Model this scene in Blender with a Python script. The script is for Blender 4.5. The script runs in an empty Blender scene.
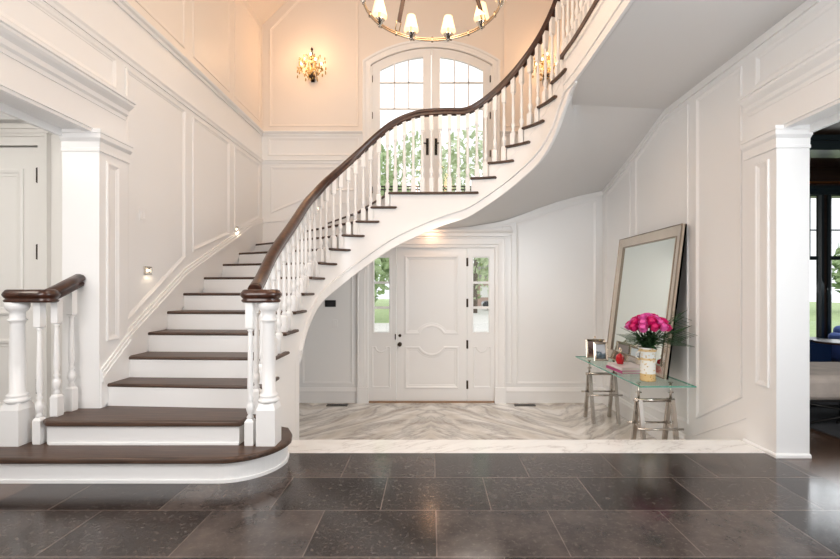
import bpy, bmesh, math, random
from mathutils import Vector, Matrix
random.seed(7)
PI = math.pi
col = bpy.context.scene.collection
H, YH, F, VX = 1.375, 289.0, 450.0, 431.0
R = 0.19                       # stair riser
XL, XR, YB = -2.80, 2.85, 7.456
ZL = -0.506                    # vestibule floor
ZS, ZU = 3.55, 3.99            # flat soffit, upper floor
ZC = 5.75                      # where the sloped ceiling starts
WT = 0.28

# ------------------------------------------------------------------ materials
def newmat(name):
    m = bpy.data.materials.new(name); m.use_nodes = True
    nt = m.node_tree; b = nt.nodes['Principled BSDF']
    return m, nt, b
def S(b, **k):
    for a, v in k.items():
        a = a.replace('_', ' ')
        if a in b.inputs:
            b.inputs[a].default_value = (*v, 1) if isinstance(v, tuple) and len(v) == 3 else v
def simple(name, c, rough=.5, metal=0., var=.04, scale=8., bump=0., **k):
    m, nt, b = newmat(name); S(b, Roughness=rough, Metallic=metal, **k)
    tc = nt.nodes.new('ShaderNodeTexCoord'); n = nt.nodes.new('ShaderNodeTexNoise'); n.inputs['Scale'].default_value = scale
    n.inputs['Detail'].default_value = 4
    r = nt.nodes.new('ShaderNodeValToRGB')
    r.color_ramp.elements[0].color = (*[max(0, x*(1-var)) for x in c], 1); r.color_ramp.elements[1].color = (*[min(1, x*(1+var)) for x in c], 1)
    nt.links.new(tc.outputs['Object'], n.inputs['Vector']); nt.links.new(n.outputs['Fac'], r.inputs['Fac']); nt.links.new(r.outputs['Color'], b.inputs['Base Color'])
    if bump:
        bp = nt.nodes.new('ShaderNodeBump'); bp.inputs['Strength'].default_value = bump; bp.inputs['Distance'].default_value = .01
        nt.links.new(n.outputs['Fac'], bp.inputs['Height']); nt.links.new(bp.outputs['Normal'], b.inputs['Normal'])
    return m
def emis(name, c, s):
    m, nt, b = newmat(name); S(b, Base_Color=c, Emission_Color=c, Emission_Strength=s); return m
def wood(name, c1, c2, rough, scale=(1.2, 14, 14), coat=0.):
    m, nt, b = newmat(name); S(b, Roughness=rough, Coat_Weight=coat, Coat_Roughness=.12)
    tc = nt.nodes.new('ShaderNodeTexCoord'); mp = nt.nodes.new('ShaderNodeMapping'); mp.inputs['Scale'].default_value = scale
    n = nt.nodes.new('ShaderNodeTexNoise'); n.inputs['Scale'].default_value = 3; n.inputs['Detail'].default_value = 8; n.inputs['Distortion'].default_value = .6
    r = nt.nodes.new('ShaderNodeValToRGB'); r.color_ramp.elements[0].position = .3; r.color_ramp.elements[1].position = .72
    r.color_ramp.elements[0].color = (*c1, 1); r.color_ramp.elements[1].color = (*c2, 1)
    nt.links.new(tc.outputs['Object'], mp.inputs['Vector']); nt.links.new(mp.outputs['Vector'], n.inputs['Vector'])
    nt.links.new(n.outputs['Fac'], r.inputs['Fac']); nt.links.new(r.outputs['Color'], b.inputs['Base Color'])
    bp = nt.nodes.new('ShaderNodeBump'); bp.inputs['Strength'].default_value = .15; bp.inputs['Distance'].default_value = .004
    nt.links.new(n.outputs['Fac'], bp.inputs['Height']); nt.links.new(bp.outputs['Normal'], b.inputs['Normal'])
    return m
def marble(name, chevron, base=(.88, .85, .81)):
    m, nt, b = newmat(name); S(b, Roughness=.12)
    L = nt.links.new
    tc = nt.nodes.new('ShaderNodeTexCoord'); sp = nt.nodes.new('ShaderNodeSeparateXYZ'); cb = nt.nodes.new('ShaderNodeCombineXYZ')
    L(tc.outputs['Object'], sp.inputs[0])
    if chevron:      # slabs laid as mirrored pairs: fold x about the joints
        pg = nt.nodes.new('ShaderNodeMath'); pg.operation = 'PINGPONG'; pg.inputs[1].default_value = 1.9
        L(sp.outputs['X'], pg.inputs[0]); L(pg.outputs[0], cb.inputs['X'])
    else: L(sp.outputs['X'], cb.inputs['X'])
    L(sp.outputs['Y'], cb.inputs['Y'])
    mp = nt.nodes.new('ShaderNodeMapping'); mp.inputs['Rotation'].default_value = (0, 0, math.radians(48 if chevron else -25)); mp.inputs['Scale'].default_value = (1, 3.2, 1)
    vr = nt.nodes.new('ShaderNodeMapping'); vr.inputs['Rotation'].default_value = (0, 0, math.radians(48 if chevron else -25))
    L(cb.outputs[0], vr.inputs['Vector'])
    mp.inputs['Rotation'].default_value = (0, 0, 0); L(vr.outputs[0], mp.inputs['Vector'])
    nz = nt.nodes.new('ShaderNodeTexNoise'); nz.inputs['Scale'].default_value = .62 if chevron else .8; nz.inputs['Detail'].default_value = 9; nz.inputs['Roughness'].default_value = .62; nz.inputs['Distortion'].default_value = .5
    L(mp.outputs[0], nz.inputs['Vector'])
    sb = nt.nodes.new('ShaderNodeMath'); sb.operation = 'SUBTRACT'; sb.inputs[1].default_value = .5; L(nz.outputs['Fac'], sb.inputs[0])
    ab = nt.nodes.new('ShaderNodeMath'); ab.operation = 'ABSOLUTE'; L(sb.outputs[0], ab.inputs[0])
    r = nt.nodes.new('ShaderNodeValToRGB'); e = r.color_ramp.elements
    e[0].position = 0; e[0].color = (.50, .475, .455, 1); e[1].position = .06; e[1].color = (*base, 1)
    k = e.new(.014); k.color = (.66, .63, .60, 1)
    if not chevron: e[0].color = (.62, .60, .58, 1); e[1].position = .022; e[1].color = (*base, 1); k.color = (.82, .80, .78, 1); k.position = .008
    L(ab.outputs[0], r.inputs['Fac'])
    n2 = nt.nodes.new('ShaderNodeTexNoise'); n2.inputs['Scale'].default_value = 1.1; n2.inputs['Detail'].default_value = 5; L(mp.outputs[0], n2.inputs['Vector'])
    r2 = nt.nodes.new('ShaderNodeValToRGB'); r2.color_ramp.elements[0].position = .38; r2.color_ramp.elements[1].position = .62
    r2.color_ramp.elements[0].color = (.70, .66, .61, 1) if chevron else (.95, .95, .95, 1); r2.color_ramp.elements[1].color = (1, 1, 1, 1); L(n2.outputs['Fac'], r2.inputs['Fac'])
    mx = nt.nodes.new('ShaderNodeMix'); mx.data_type = 'RGBA'; mx.blend_type = 'MULTIPLY'; mx.inputs['Factor'].default_value = 1
    L(r.outputs[0], mx.inputs['A']); L(r2.outputs[0], mx.inputs['B']); L(mx.outputs['Result'], b.inputs['Base Color'])
    return m
def bluestone():
    m, nt, b = newmat('dark_limestone'); L = nt.links.new
    S(b, Specular_IOR_Level=.45)
    tc = nt.nodes.new('ShaderNodeTexCoord'); mp = nt.nodes.new('ShaderNodeMapping')
    mp.inputs['Location'].default_value = (-.03+.69*20, -3.77+.487*40, 0)
    L(tc.outputs['Object'], mp.inputs['Vector'])
    br = nt.nodes.new('ShaderNodeTexBrick'); br.inputs['Scale'].default_value = 1; br.inputs['Brick Width'].default_value = .69; br.inputs['Row Height'].default_value = .487
    br.inputs['Mortar Size'].default_value = .0035; br.offset = .5; br.inputs['Bias'].default_value = 0; br.inputs['Mortar Smooth'].default_value = .1
    br.inputs['Color1'].default_value = (.022, .018, .017, 1); br.inputs['Color2'].default_value = (.056, .047, .043, 1); br.inputs['Mortar'].default_value = (.12, .10, .09, 1)
    L(mp.outputs[0], br.inputs['Vector'])
    n = nt.nodes.new('ShaderNodeTexNoise'); n.inputs['Scale'].default_value = 3.4; n.inputs['Detail'].default_value = 12; n.inputs['Roughness'].default_value = .68; L(tc.outputs['Object'], n.inputs['Vector'])
    r = nt.nodes.new('ShaderNodeValToRGB'); e = r.color_ramp.elements; e[0].position = .3; e[0].color = (.45, .43, .45, 1); e[1].position = .72; e[1].color = (1.9, 1.8, 1.75, 1)
    L(n.outputs['Fac'], r.inputs['Fac'])
    mx = nt.nodes.new('ShaderNodeMix'); mx.data_type = 'RGBA'; mx.blend_type = 'MULTIPLY'; mx.inputs['Factor'].default_value = 1
    L(br.outputs['Color'], mx.inputs['A']); L(r.outputs[0], mx.inputs['B'])
    n3 = nt.nodes.new('ShaderNodeTexNoise'); n3.inputs['Scale'].default_value = 34; n3.inputs['Detail'].default_value = 8; n3.inputs['Roughness'].default_value = .75; L(tc.outputs['Object'], n3.inputs['Vector'])
    r3 = nt.nodes.new('ShaderNodeValToRGB'); e = r3.color_ramp.elements; e[0].position = .54; e[0].color = (0, 0, 0, 1); e[1].position = .70; e[1].color = (.8, .8, .8, 1); L(n3.outputs['Fac'], r3.inputs['Fac'])
    m2 = nt.nodes.new('ShaderNodeMix'); m2.data_type = 'RGBA'; L(r3.outputs[0], m2.inputs['Factor']); L(mx.outputs['Result'], m2.inputs['A']); m2.inputs['B'].default_value = (.15, .125, .11, 1)
    L(m2.outputs['Result'], b.inputs['Base Color'])
    rr = nt.nodes.new('ShaderNodeMapRange'); rr.inputs['To Min'].default_value = .05; rr.inputs['To Max'].default_value = .24; L(n.outputs['Fac'], rr.inputs['Value']); L(rr.outputs[0], b.inputs['Roughness'])
    bp = nt.nodes.new('ShaderNodeBump'); bp.inputs['Strength'].default_value = .12; bp.inputs['Distance'].default_value = .002; L(n3.outputs['Fac'], bp.inputs['Height']); L(bp.outputs[0], b.inputs['Normal'])
    return m
def glassmat(name, tint=(1, 1, 1), refl=.12, rough=.02):
    m = bpy.data.materials.new(name); m.use_nodes = True; nt = m.node_tree; nt.nodes.clear()
    o = nt.nodes.new('ShaderNodeOutputMaterial'); t = nt.nodes.new('ShaderNodeBsdfTransparent'); g = nt.nodes.new('ShaderNodeBsdfGlossy'); x = nt.nodes.new('ShaderNodeMixShader')
    t.inputs[0].default_value = (*tint, 1); g.inputs['Roughness'].default_value = rough; x.inputs[0].default_value = refl
    nt.links.new(t.outputs[0], x.inputs[1]); nt.links.new(g.outputs[0], x.inputs[2]); nt.links.new(x.outputs[0], o.inputs[0])
    return m
def foliage(name, c1, c2):
    m, nt, b = newmat(name); S(b, Roughness=.7)
    n = nt.nodes.new('ShaderNodeTexNoise'); n.inputs['Scale'].default_value = 3.; n.inputs['Detail'].default_value = 8; n.inputs['Roughness'].default_value = .8
    tc = nt.nodes.new('ShaderNodeTexCoord'); nt.links.new(tc.outputs['Object'], n.inputs['Vector'])
    r = nt.nodes.new('ShaderNodeValToRGB'); r.color_ramp.elements[0].position = .42; r.color_ramp.elements[1].position = .6
    r.color_ramp.elements[0].color = (*c1, 1); r.color_ramp.elements[1].color = (*c2, 1)
    nt.links.new(n.outputs['Fac'], r.inputs['Fac']); nt.links.new(r.outputs[0], b.inputs['Base Color'])
    return m

WHITE = simple('white_wall_paint', (.885, .882, .876), .30, var=.012, scale=2)
TRIMW = simple('white_trim_paint', (.885, .878, .87), .28, var=.01, scale=3)
CREAM = simple('cream_door_paint', (.84, .82, .785), .35, var=.01, scale=3)
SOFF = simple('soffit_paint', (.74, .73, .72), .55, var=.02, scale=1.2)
UPPER = simple('upper_wall_lamplight_tint', (.87, .79, .715), .42, var=.015, scale=2)  # cream wall paint with the peach of the warm lamplight mixed in
TREAD = wood('dark_oak_tread', (.030, .016, .010), (.120, .066, .043), .42, (1.0, 22, 22), .0)
RAILM = wood('mahogany_rail', (.020, .008, .005), (.075, .026, .014), .3, (6, 6, 6), .3)
STONE = bluestone()
MARB = marble('veined_marble', True); MARB2 = marble('white_marble_border', False, (.88, .87, .85))
OAKF = wood('brown_plank_floor', (.05, .026, .016), (.12, .065, .04), .25, (8, 1, 8), .3)
BLACK = simple('black_iron', (.02, .018, .016), .4, .6)
BRONZE = simple('dark_bronze', (.05, .035, .025), .35, .8)
NICKEL = simple('polished_nickel', (.75, .70, .62), .14, 1., var=.06)
AMBER = simple('amber_crystal', (.75, .48, .20), .12, 0, var=.5, scale=60, Transmission_Weight=.35)
RINGM = simple('warm_antique_nickel', (.50, .40, .30), .2, 1., var=.1)
PEWTER = simple('brushed_pewter', (.50, .46, .42), .22, 1., var=.1)
GOLDN = simple('aged_brass', (.62, .45, .24), .25, 1.)
LEATHER = simple('brown_leather', (.035, .015, .01), .45)
PANE = glassmat('window_pane_glass', (1, 1, 1), .06)
GLASS = glassmat('table_glass', (.90, .97, .94), .10, .02)
GEDGE = simple('green_glass_edge', (.10, .34, .27), .15, 0, var=.1)
CRYS = glassmat('crystal_glass', (1., .88, .68), .5, .08)
MIRR = simple('mirror_silver', (.76, .81, .77), .02, 1., var=.0)
MFRAME = simple('champagne_mirror_bevel', (.58, .51, .43), .18, 1., var=.08, scale=5)
MEDGE = simple('dark_silver_beading', (.30, .25, .20), .3, 1.)
SHADE = emis('lit_cream_shade', (1., .82, .56), .66)
BULB = emis('warm_bulb', (1., .78, .45), 7)
CANDLE = simple('ivory_candle', (.85, .78, .62), .5)
SPOTL = emis('step_lamp_glow', (1., .86, .66), 5)
GRILLE = simple('dark_floor_grille', (.035, .03, .025), .5)
PINK = simple('pink_petals', (.95, .10, .38), .5, var=.5, scale=30)
PINKD = simple('magenta_petals', (.62, .008, .14), .5, var=.3, scale=40)
GREEN = simple('dark_leaf', (.028, .075, .025), .5, var=.4, scale=30)
RED = simple('red_glass', (.55, .012, .02), .08, var=.1)
VASEM = None
def vase_mat():
    m, nt, b = newmat('patterned_porcelain'); S(b, Roughness=.2); L = nt.links.new
    tc = nt.nodes.new('ShaderNodeTexCoord'); v = nt.nodes.new('ShaderNodeTexVoronoi'); v.inputs['Scale'].default_value = 34; L(tc.outputs['Object'], v.inputs['Vector'])
    r = nt.nodes.new('ShaderNodeValToRGB'); r.color_ramp.interpolation = 'CONSTANT'; e = r.color_ramp.elements
    e[0].position = 0; e[0].color = (.30, .34, .36, 1); e[1].position = .16; e[1].color = (.78, .55, .22, 1); k = e.new(.27); k.color = (.80, .80, .76, 1)
    L(v.outputs['Distance'], r.inputs['Fac'])
    sp = nt.nodes.new('ShaderNodeSeparateXYZ'); L(tc.outputs['Object'], sp.inputs[0])
    w = nt.nodes.new('ShaderNodeValToRGB'); w.color_ramp.interpolation = 'CONSTANT'; e = w.color_ramp.elements
    e[0].position = 0; e[0].color = (.8, .5, .12, 1); e[1].position = .08; e[1].color = (1, 1, 1, 1)
    for p, c in ((.225, (.85, .6, .25, 1)), (.25, (.9, .95, 1, 1)), (.32, (.85, .6, .25, 1)), (.345, (1, 1, 1, 1))):
        k = e.new(p); k.color = c
    L(sp.outputs['Z'], w.inputs['Fac'])
    mx = nt.nodes.new('ShaderNodeMix'); mx.data_type = 'RGBA'; mx.blend_type = 'MULTIPLY'; mx.inputs['Factor'].default_value = .8
    L(r.outputs[0], mx.inputs['A']); L(w.outputs[0], mx.inputs['B']); L(mx.outputs['Result'], b.inputs['Base Color'])
    return m
VASEM = vase_mat()
DARKWOOD = wood('dark_walnut_panelling', (.020, .011, .007), (.055, .030, .018), .35, (1, 8, 8))
CEILWOOD = wood('brown_ceiling_wood', (.06, .034, .02), (.12, .07, .042), .4, (8, 1, 8))
TEAL = simple('dark_teal_frame_paint', (.018, .030, .034), .3)
BLUE = simple('blue_velvet', (.01, .07, .36), .7, var=.25, scale=12, Sheen_Weight=.4)
NAVY = simple('navy_panel_paint', (.008, .035, .12), .4)
HIDE = simple('mottled_grey_hide', (.58, .50, .44), .85, var=.35, scale=5, bump=.3)
RUGM = simple('charcoal_rug', (.045, .047, .052), .95, var=.3, scale=9, bump=.4)
COPPER = simple('copper_strip', (.75, .30, .12), .3, 1.)
GRASS = foliage('lawn_grass', (.34, .46, .20), (.46, .58, .28))
LEAF1 = foliage('bright_tree_leaves', (.22, .34, .13), (.54, .66, .38)); LEAF2 = foliage('light_tree_leaves', (.38, .48, .26), (.70, .76, .55))
BARK = simple('grey_bark', (.16, .12, .09), .9, bump=.5)
PAVE = simple('pale_driveway', (.75, .73, .70), .8)

# ------------------------------------------------------------------ mesh helper
class MB:
    def __init__(s): s.v = []; s.f = []; s.sm = []
    def add(s, vs, fs, smooth=False):
        o = len(s.v); s.v += [tuple(v) for v in vs]; s.f += [tuple(i+o for i in f) for f in fs]; s.sm += [smooth]*len(fs); return s
    def box(s, x0, x1, y0, y1, z0, z1):
        return s.add([(x0,y0,z0),(x1,y0,z0),(x1,y1,z0),(x0,y1,z0),(x0,y0,z1),(x1,y0,z1),(x1,y1,z1),(x0,y1,z1)],
                     [(0,3,2,1),(4,5,6,7),(0,1,5,4),(1,2,6,5),(2,3,7,6),(3,0,4,7)])
    def prism(s, poly, a, b, mapf=None, smooth=False):
        mapf = mapf or (lambda u, v, w: (u, v, w)); n = len(poly)
        vs = [mapf(u, v, a) for u, v in poly] + [mapf(u, v, b) for u, v in poly]
        s.add(vs, [tuple(range(n))[::-1], tuple(range(n, 2*n))]); 
        return s.add(vs, [(i, (i+1) % n, (i+1) % n+n, i+n) for i in range(n)], smooth)
    def loft(s, rings, closed=True, caps=True, smooth=True):
        n = len(rings[0]); vs = [p for r in rings for p in r]; fs = []
        for k in range(len(rings)-1):
            for i in range(n if closed else n-1):
                j = (i+1) % n; fs.append((k*n+i, k*n+j, (k+1)*n+j, (k+1)*n+i))
        s.add(vs, fs, smooth)
        if caps: s.add(rings[0], [tuple(range(n))[::-1]]); s.add(rings[-1], [tuple(range(n))])
        return s
    def lathe(s, prof, c=(0,0,0), n=20, caps=True, smooth=True):
        return s.loft([[(c[0]+r*math.cos(2*PI*i/n), c[1]+r*math.sin(2*PI*i/n), c[2]+z) for i in range(n)] for r, z in prof], True, caps, smooth)
    def sq(s, prof, c=(0,0,0), rot=0):      # square section stack: (half width, z)
        return s.loft([[(c[0]+h*math.sqrt(2)*math.cos(PI/4+rot+PI/2*i), c[1]+h*math.sqrt(2)*math.sin(PI/4+rot+PI/2*i), c[2]+z) for i in range(4)] for h, z in prof], True, True, False)
    def tube(s, pts, r, n=8, closed=False):
        pts = [Vector(p) for p in pts]; rings = []; N = len(pts)
        for i, p in enumerate(pts):
            a = pts[(i-1) % N] if closed or i > 0 else p; b = pts[(i+1) % N] if closed or i < N-1 else p
            t = (b-a).normalized(); up = Vector((0,0,1)) if abs(t.z) < .95 else Vector((1,0,0))
            u = t.cross(up).normalized(); w = u.cross(t); rr = r[i] if isinstance(r, (list, tuple)) else r
            rings.append([p+u*rr*math.cos(2*PI*k/n)+w*rr*math.sin(2*PI*k/n) for k in range(n)])
        if closed: rings.append(rings[0])
        return s.loft(rings, True, not closed)
    def sphere(s, c, r, n=10, m=7, sc=(1,1,1)):
        return s.loft([[(c[0]+sc[0]*r*math.sin(PI*k/m)*math.cos(2*PI*i/n), c[1]+sc[1]*r*math.sin(PI*k/m)*math.sin(2*PI*i/n), c[2]+sc[2]*r*math.cos(PI*k/m)) for i in range(n)] for k in range(m+1)], True, False)
    def strip(s, pts, zlo, zhi, t):
        """upright sheet along plan points; thickness t to the left of travel"""
        n = len(pts); N = plan_normals(pts)
        out = [pts[i] for i in range(n)]; inn = [(pts[i][0]+N[i][0]*t, pts[i][1]+N[i][1]*t) for i in range(n)]
        rings = [[(*out[i], zlo[i]), (*inn[i], zlo[i]), (*inn[i], zhi[i]), (*out[i], zhi[i])] for i in range(n)]
        return s.loft(rings, True, True, False)
    def xz(s, xs, lo, hi, y0, y1):           # sheet standing in an x-z plane between two curves
        rings = [[(x, y0, lo(x)), (x, y1, lo(x)), (x, y1, hi(x)), (x, y0, hi(x))] for x in xs]
        return s.loft(rings, True, True, False)
    def mould(s, pts, prof, mapf, closed=True):
        """profile (inset, height) run round a 2-D polygon with mitred corners"""
        n = len(pts); area = sum(pts[i][0]*pts[(i+1) % n][1]-pts[(i+1) % n][0]*pts[i][1] for i in range(n))
        sg = 1 if area > 0 or not closed else -1; rings = []
        for i in range(n):
            p = Vector(pts[i]); a = Vector(pts[(i-1) % n]); b = Vector(pts[(i+1) % n])
            if not closed and i == 0: a = p-(b-p)
            if not closed and i == n-1: b = p+(p-a)
            d1 = (p-a).normalized(); d2 = (b-p).normalized(); n1 = Vector((-d1.y, d1.x))*sg; n2 = Vector((-d2.y, d2.x))*sg
            m = (n1+n2)/max(.3, 1+n1.dot(n2))
            rings.append([mapf(p.x+m.x*o, p.y+m.y*o, h) for o, h in prof])
        if closed: rings.append(rings[0])
        return s.loft(rings, False, False, False)
    def obj(s, name, mat, parent=None, bevel=0, loc=None, seg=2):
        me = bpy.data.meshes.new(name); me.from_pydata(s.v, [], s.f); me.polygons.foreach_set('use_smooth', s.sm)
        bm = bmesh.new(); bm.from_mesh(me); bmesh.ops.remove_doubles(bm, verts=bm.verts, dist=1e-5); bmesh.ops.recalc_face_normals(bm, faces=bm.faces)
        if loc is not None: bmesh.ops.translate(bm, verts=bm.verts, vec=-Vector(loc))
        bm.to_mesh(me); bm.free(); me.materials.append(mat)
        o = bpy.data.objects.new(name, me); col.objects.link(o)
        if loc is not None: o.location = loc
        if parent: o.parent = parent
        if bevel:
            b = o.modifiers.new('bevel', 'BEVEL'); b.width = bevel; b.segments = seg; b.limit_method = 'ANGLE'; b.angle_limit = math.radians(40)
        return o
def plan_normals(pts):
    n = len(pts); out = []
    for i in range(n):
        j, k = i, i
        while j > 0 and (Vector(pts[j])-Vector(pts[i])).length < 1e-6: j -= 1
        while k < n-1 and (Vector(pts[k])-Vector(pts[i])).length < 1e-6: k += 1
        d = (Vector(pts[k])-Vector(pts[j])).normalized(); out.append((-d.y, d.x))
    return out
def st(o): o['kind'] = 'structure'; return o
def tag(o, label, cat, group=None, kind=None):
    o['label'] = label; o['category'] = cat
    if group: o['group'] = group
    if kind: o['kind'] = kind
    return o
def empty(name, loc=(0,0,0), rz=0):
    o = bpy.data.objects.new(name, None); col.objects.link(o); o.location = loc; o.rotation_euler = (0,0,rz); o.empty_display_size = .1; return o
def copy_tree(o, parent=None):
    c = o.copy(); col.objects.link(c); c.parent = parent
    for ch in [x for x in bpy.data.objects if x.parent == o]: copy_tree(ch, c)
    return c
PF = [(0,0),(0,.010),(.008,.015),(.020,.013),(.030,.006),(.042,.004),(.046,0)]      # picture-frame moulding
PFB = [(0,0),(0,.014),(.014,.020),(.030,.017),(.045,.007),(.064,.005),(.070,0)]
backmap = lambda u, v, h: (u, YB-h, v)
leftmap = lambda u, v, h: (XL+h, u, v)
rightmap = lambda u, v, h: (XR-h, u, v)
rect = lambda a, b, c, d: [(a,c),(b,c),(b,d),(a,d)]
def arc(cx, cz, r, x0, x1, n=20):
    return [(x0+(x1-x0)*i/n, cz+math.sqrt(max(0, r*r-(x0+(x1-x0)*i/n-cx)**2))) for i in range(n+1)]

# ------------------------------------------------------------------ stair curve
NP = [(2,-1.345,3.42),(3,-1.375,3.73),(4,-1.39,4.04),(5,-1.396,4.35),(6,-1.396,4.66),(7,-1.396,4.97),(8,-1.393,5.27),(9,-1.362,5.55),(10,-1.28,5.73),(11,-1.143,5.85),
      (12,-.975,5.915),(13,-.785,5.935),(14,-.555,5.935),(14.33,-.2,5.935),(14.67,.17,5.93),(15,.512,5.915),(16,.735,5.885),(17,.95,5.81),(18,1.136,5.68),
      (19,1.285,5.50),(20,1.385,5.27),(21,1.44,5.03),(22,1.472,4.65),(23,1.48,4.07),(24,1.48,3.0),(26,1.48,.4),(28,1.48,-1.6)]
CH = [0.]
for a, b in zip(NP, NP[1:]): CH.append(CH[-1]+math.hypot(b[1]-a[1], b[2]-a[2]))
def pchip(xs, ys):
    n = len(xs); d = [(ys[i+1]-ys[i])/(xs[i+1]-xs[i]) for i in range(n-1)]; m = [d[0]]+[0]*(n-2)+[d[-1]]
    for i in range(1, n-1):
        h0, h1 = xs[i]-xs[i-1], xs[i+1]-xs[i]; m[i] = (d[i-1]*h1+d[i]*h0)/(h0+h1)
    def f(x):
        x = min(max(x, xs[0]), xs[-1]); i = 0
        while i < n-2 and x > xs[i+1]: i += 1
        h = xs[i+1]-xs[i]; t = (x-xs[i])/h
        return (2*t**3-3*t*t+1)*ys[i]+(t**3-2*t*t+t)*h*m[i]+(3*t*t-2*t**3)*ys[i+1]+(t**3-t*t)*h*m[i+1]
    return f
fx = pchip(CH, [p[1] for p in NP]); fy = pchip(CH, [p[2] for p in NP])
s_t = pchip([p[0] for p in NP], CH)
def lin(tab):
    def f(x):
        if x <= tab[0][0]: return tab[0][1]
        for a, b in zip(tab, tab[1:]):
            if x <= b[0]: return a[1]+(b[1]-a[1])*(x-a[0])/(b[0]-a[0])
        return tab[-1][1]
    return f
st_of = lin([(p[0], c) for p, c in zip(NP, CH)]); t_of = lin([(c, p[0]) for p, c in zip(NP, CH)])
def P(s, off=0.):          # plan point at arclength s, offset to the stair side
    x, y = fx(s), fy(s); e = .01; dx, dy = fx(s+e)-fx(s-e), fy(s+e)-fy(s-e); l = math.hypot(dx, dy) or 1
    return (x-dy/l*off, y+dx/l*off)
def PT(t, off=0.): return P(st_of(t), off)
# outer ends of each nose line, on the walls
ON = {3:(XL,3.83),4:(XL,4.10),5:(XL,4.42),6:(XL,4.74),7:(XL,5.05),8:(XL,5.51),9:(XL,6.01),10:(XL,6.52),11:(XL,7.15),12:(-2.42,YB),13:(-1.74,YB),14:(-1.23,YB),
      15:(.9,YB),16:(1.55,YB),17:(2.25,YB),18:(XR,7.15),19:(XR,6.5),20:(XR,5.85),21:(XR,5.2)}

# ================================================================== THE SETTING
E = .02
# floors
m = MB(); m.box(XL, XR, -3, 3.77, -.12, 0); st(m.obj('floor', STONE))
m = MB(); m.box(XL-3.2, XL, -3, 3.9, -.12, 0); m.box(XL-3.2, XL-WT+.01, 3.9, 5, -.12, 0); m.box(XR, 10.5, -3, 3.75, -.12, 0); m.box(XR+.22, 10.5, 3.75, 9, -.12, 0); st(m.obj('floor_side_halls', OAKF))
m = MB(); m.box(-1.46, XR, 3.77, 4.10, -.04, 0.002); m.box(-1.46, XR, 3.80, 4.08, -.17, -.04)
m.box(-1.46, XR, 4.07, 4.42, -.21, -.17); m.box(-1.46, XR, 3.77, 4.38, ZL, -.21)
st(m.obj('floor_marble_border', MARB2))
m = MB(); m.box(XL, XR, 3.77, YB+.25, ZL-.1, ZL); st(m.obj('floor_vestibule', MARB, loc=(0, 5.6, ZL)))
# left wall
wl = MB(); wl.box(XL-WT, XL, 3.77, YB+.25, ZL-.1, ZC); wl.box(XL-WT, XL, -3, 3.77, 2.70, ZC); wl.box(XL-WT, XL, -3, .6, -.1, 2.70)
WL = st(wl.obj('wall_left', WHITE))
WTR = .24
wr = MB(); wr.box(XR, XR+WTR, 3.685, YB+.25, ZL-.1, ZC); wr.box(XR, XR+WTR, -3, 3.685, 2.70, ZC); wr.box(XR, XR+WTR, -3, .6, -.1, 2.70)
WR = st(wr.obj('wall_right', WHITE))
# back wall with an opening for the entry and an arched one for the balcony doors
AC, AZ, AR = .008, 3.485, 1.89
m = MB(); y0, y1 = YB, YB+.25
m.box(XL-.28, -1.044, y0, y1, ZL-.1, 2.40); m.box(1.06, XR+.28, y0, y1, ZL-.1, 2.40); m.box(-1.044, 1.06, y0, y1, 2.07, 2.40)
m.box(XL-.28, XR+.28, y0, y1, 2.40, 2.66)
m.box(XL-.28, -.995, y0, y1, 2.66, 3.96); m.box(1.011, XR+.28, y0, y1, 2.66, 3.96)
WB = st(m.obj('wall_back', WHITE))
m = MB(); m.box(XL-.28, -.995, y0, y1, 3.96, 7.4); m.box(1.011, XR+.28, y0, y1, 3.96, 7.4)
xs = [-.995+2.006*i/28 for i in range(29)]
m.xz(xs, lambda x: AZ+math.sqrt(AR**2-(x-AC)**2), lambda x: 7.4, y0, y1)
m.obj('upper_wall', UPPER, WB)
# upper parts of the side walls, warm lamplight put into their colour
m = MB(); m.box(XL-.001, XL+.004, -3, YB, 3.97, ZC); m.obj('upper_wall', UPPER, WL)
m = MB(); m.box(XR-.004, XR+.001, -3, YB, ZU, ZC); m.obj('upper_wall', UPPER, WR)
m = MB(); m.box(XL-.28, XR+.28, -3.15, -3.0, 0, 7.0); st(m.obj('wall_front_light_block', WHITE))  # unseen wall added behind the camera to block ambient light
# sloped ceiling
m = MB()
m.add([(XL-.05,-3,ZC-.05),(XL-.05,YB,ZC-.05),(-1.6,YB,6.9),(-1.6,-3,6.9),(1.65,YB,6.9),(1.65,-3,6.9),(XR+.05,YB,ZC-.05),(XR+.05,-3,ZC-.05)], [(0,1,2,3),(3,2,4,5),(5,4,6,7)])
CE = st(m.obj('ceiling', UPPER)); sd = CE.modifiers.new('thickness', 'SOLIDIFY'); sd.thickness = .12; sd.offset = 1

# rails and picture-frame panels on the walls ------------------------------
def rail(name, parent, a, b, z, wall, prof):
    m = MB(); mp = {'L': lambda u, v, w: (XL+u, w, v), 'R': lambda u, v, w: (XR-u, w, v), 'B': lambda u, v, w: (w, YB-u, v)}[wall]
    m.prism([(h, z+q) for h, q in prof], a, b, mp); return m.obj(name, TRIMW, parent)
CHR = [(0,-.05),(.018,-.05),(.022,-.02),(.045,-.008),(.055,.012),(.035,.022),(.02,.03),(0,.032)]
CH2 = [(0,-.05),(.014,-.05),(.02,-.02),(.032,0),(.014,.008),(0,.012)]
rail('chair_rail', WL, -3, YB, 3.96, 'L', CHR); rail('chair_rail', WL, -3, YB, 3.505, 'L', CH2)
rail('chair_rail', WB, XL, -1.13, 3.96, 'B', CHR); rail('chair_rail', WB, XL, -1.13, 3.505, 'B', CH2)
rail('chair_rail', WB, 1.15, XR, 3.96, 'B', CHR); rail('chair_rail', WB, 1.15, XR, 3.505, 'B', CH2)
def frame(parent, pts, mp, prof=PF, mat=TRIMW):
    m = MB(); m.mould(pts, prof, mp); return m.obj('panel_moulding', mat, parent)
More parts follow.
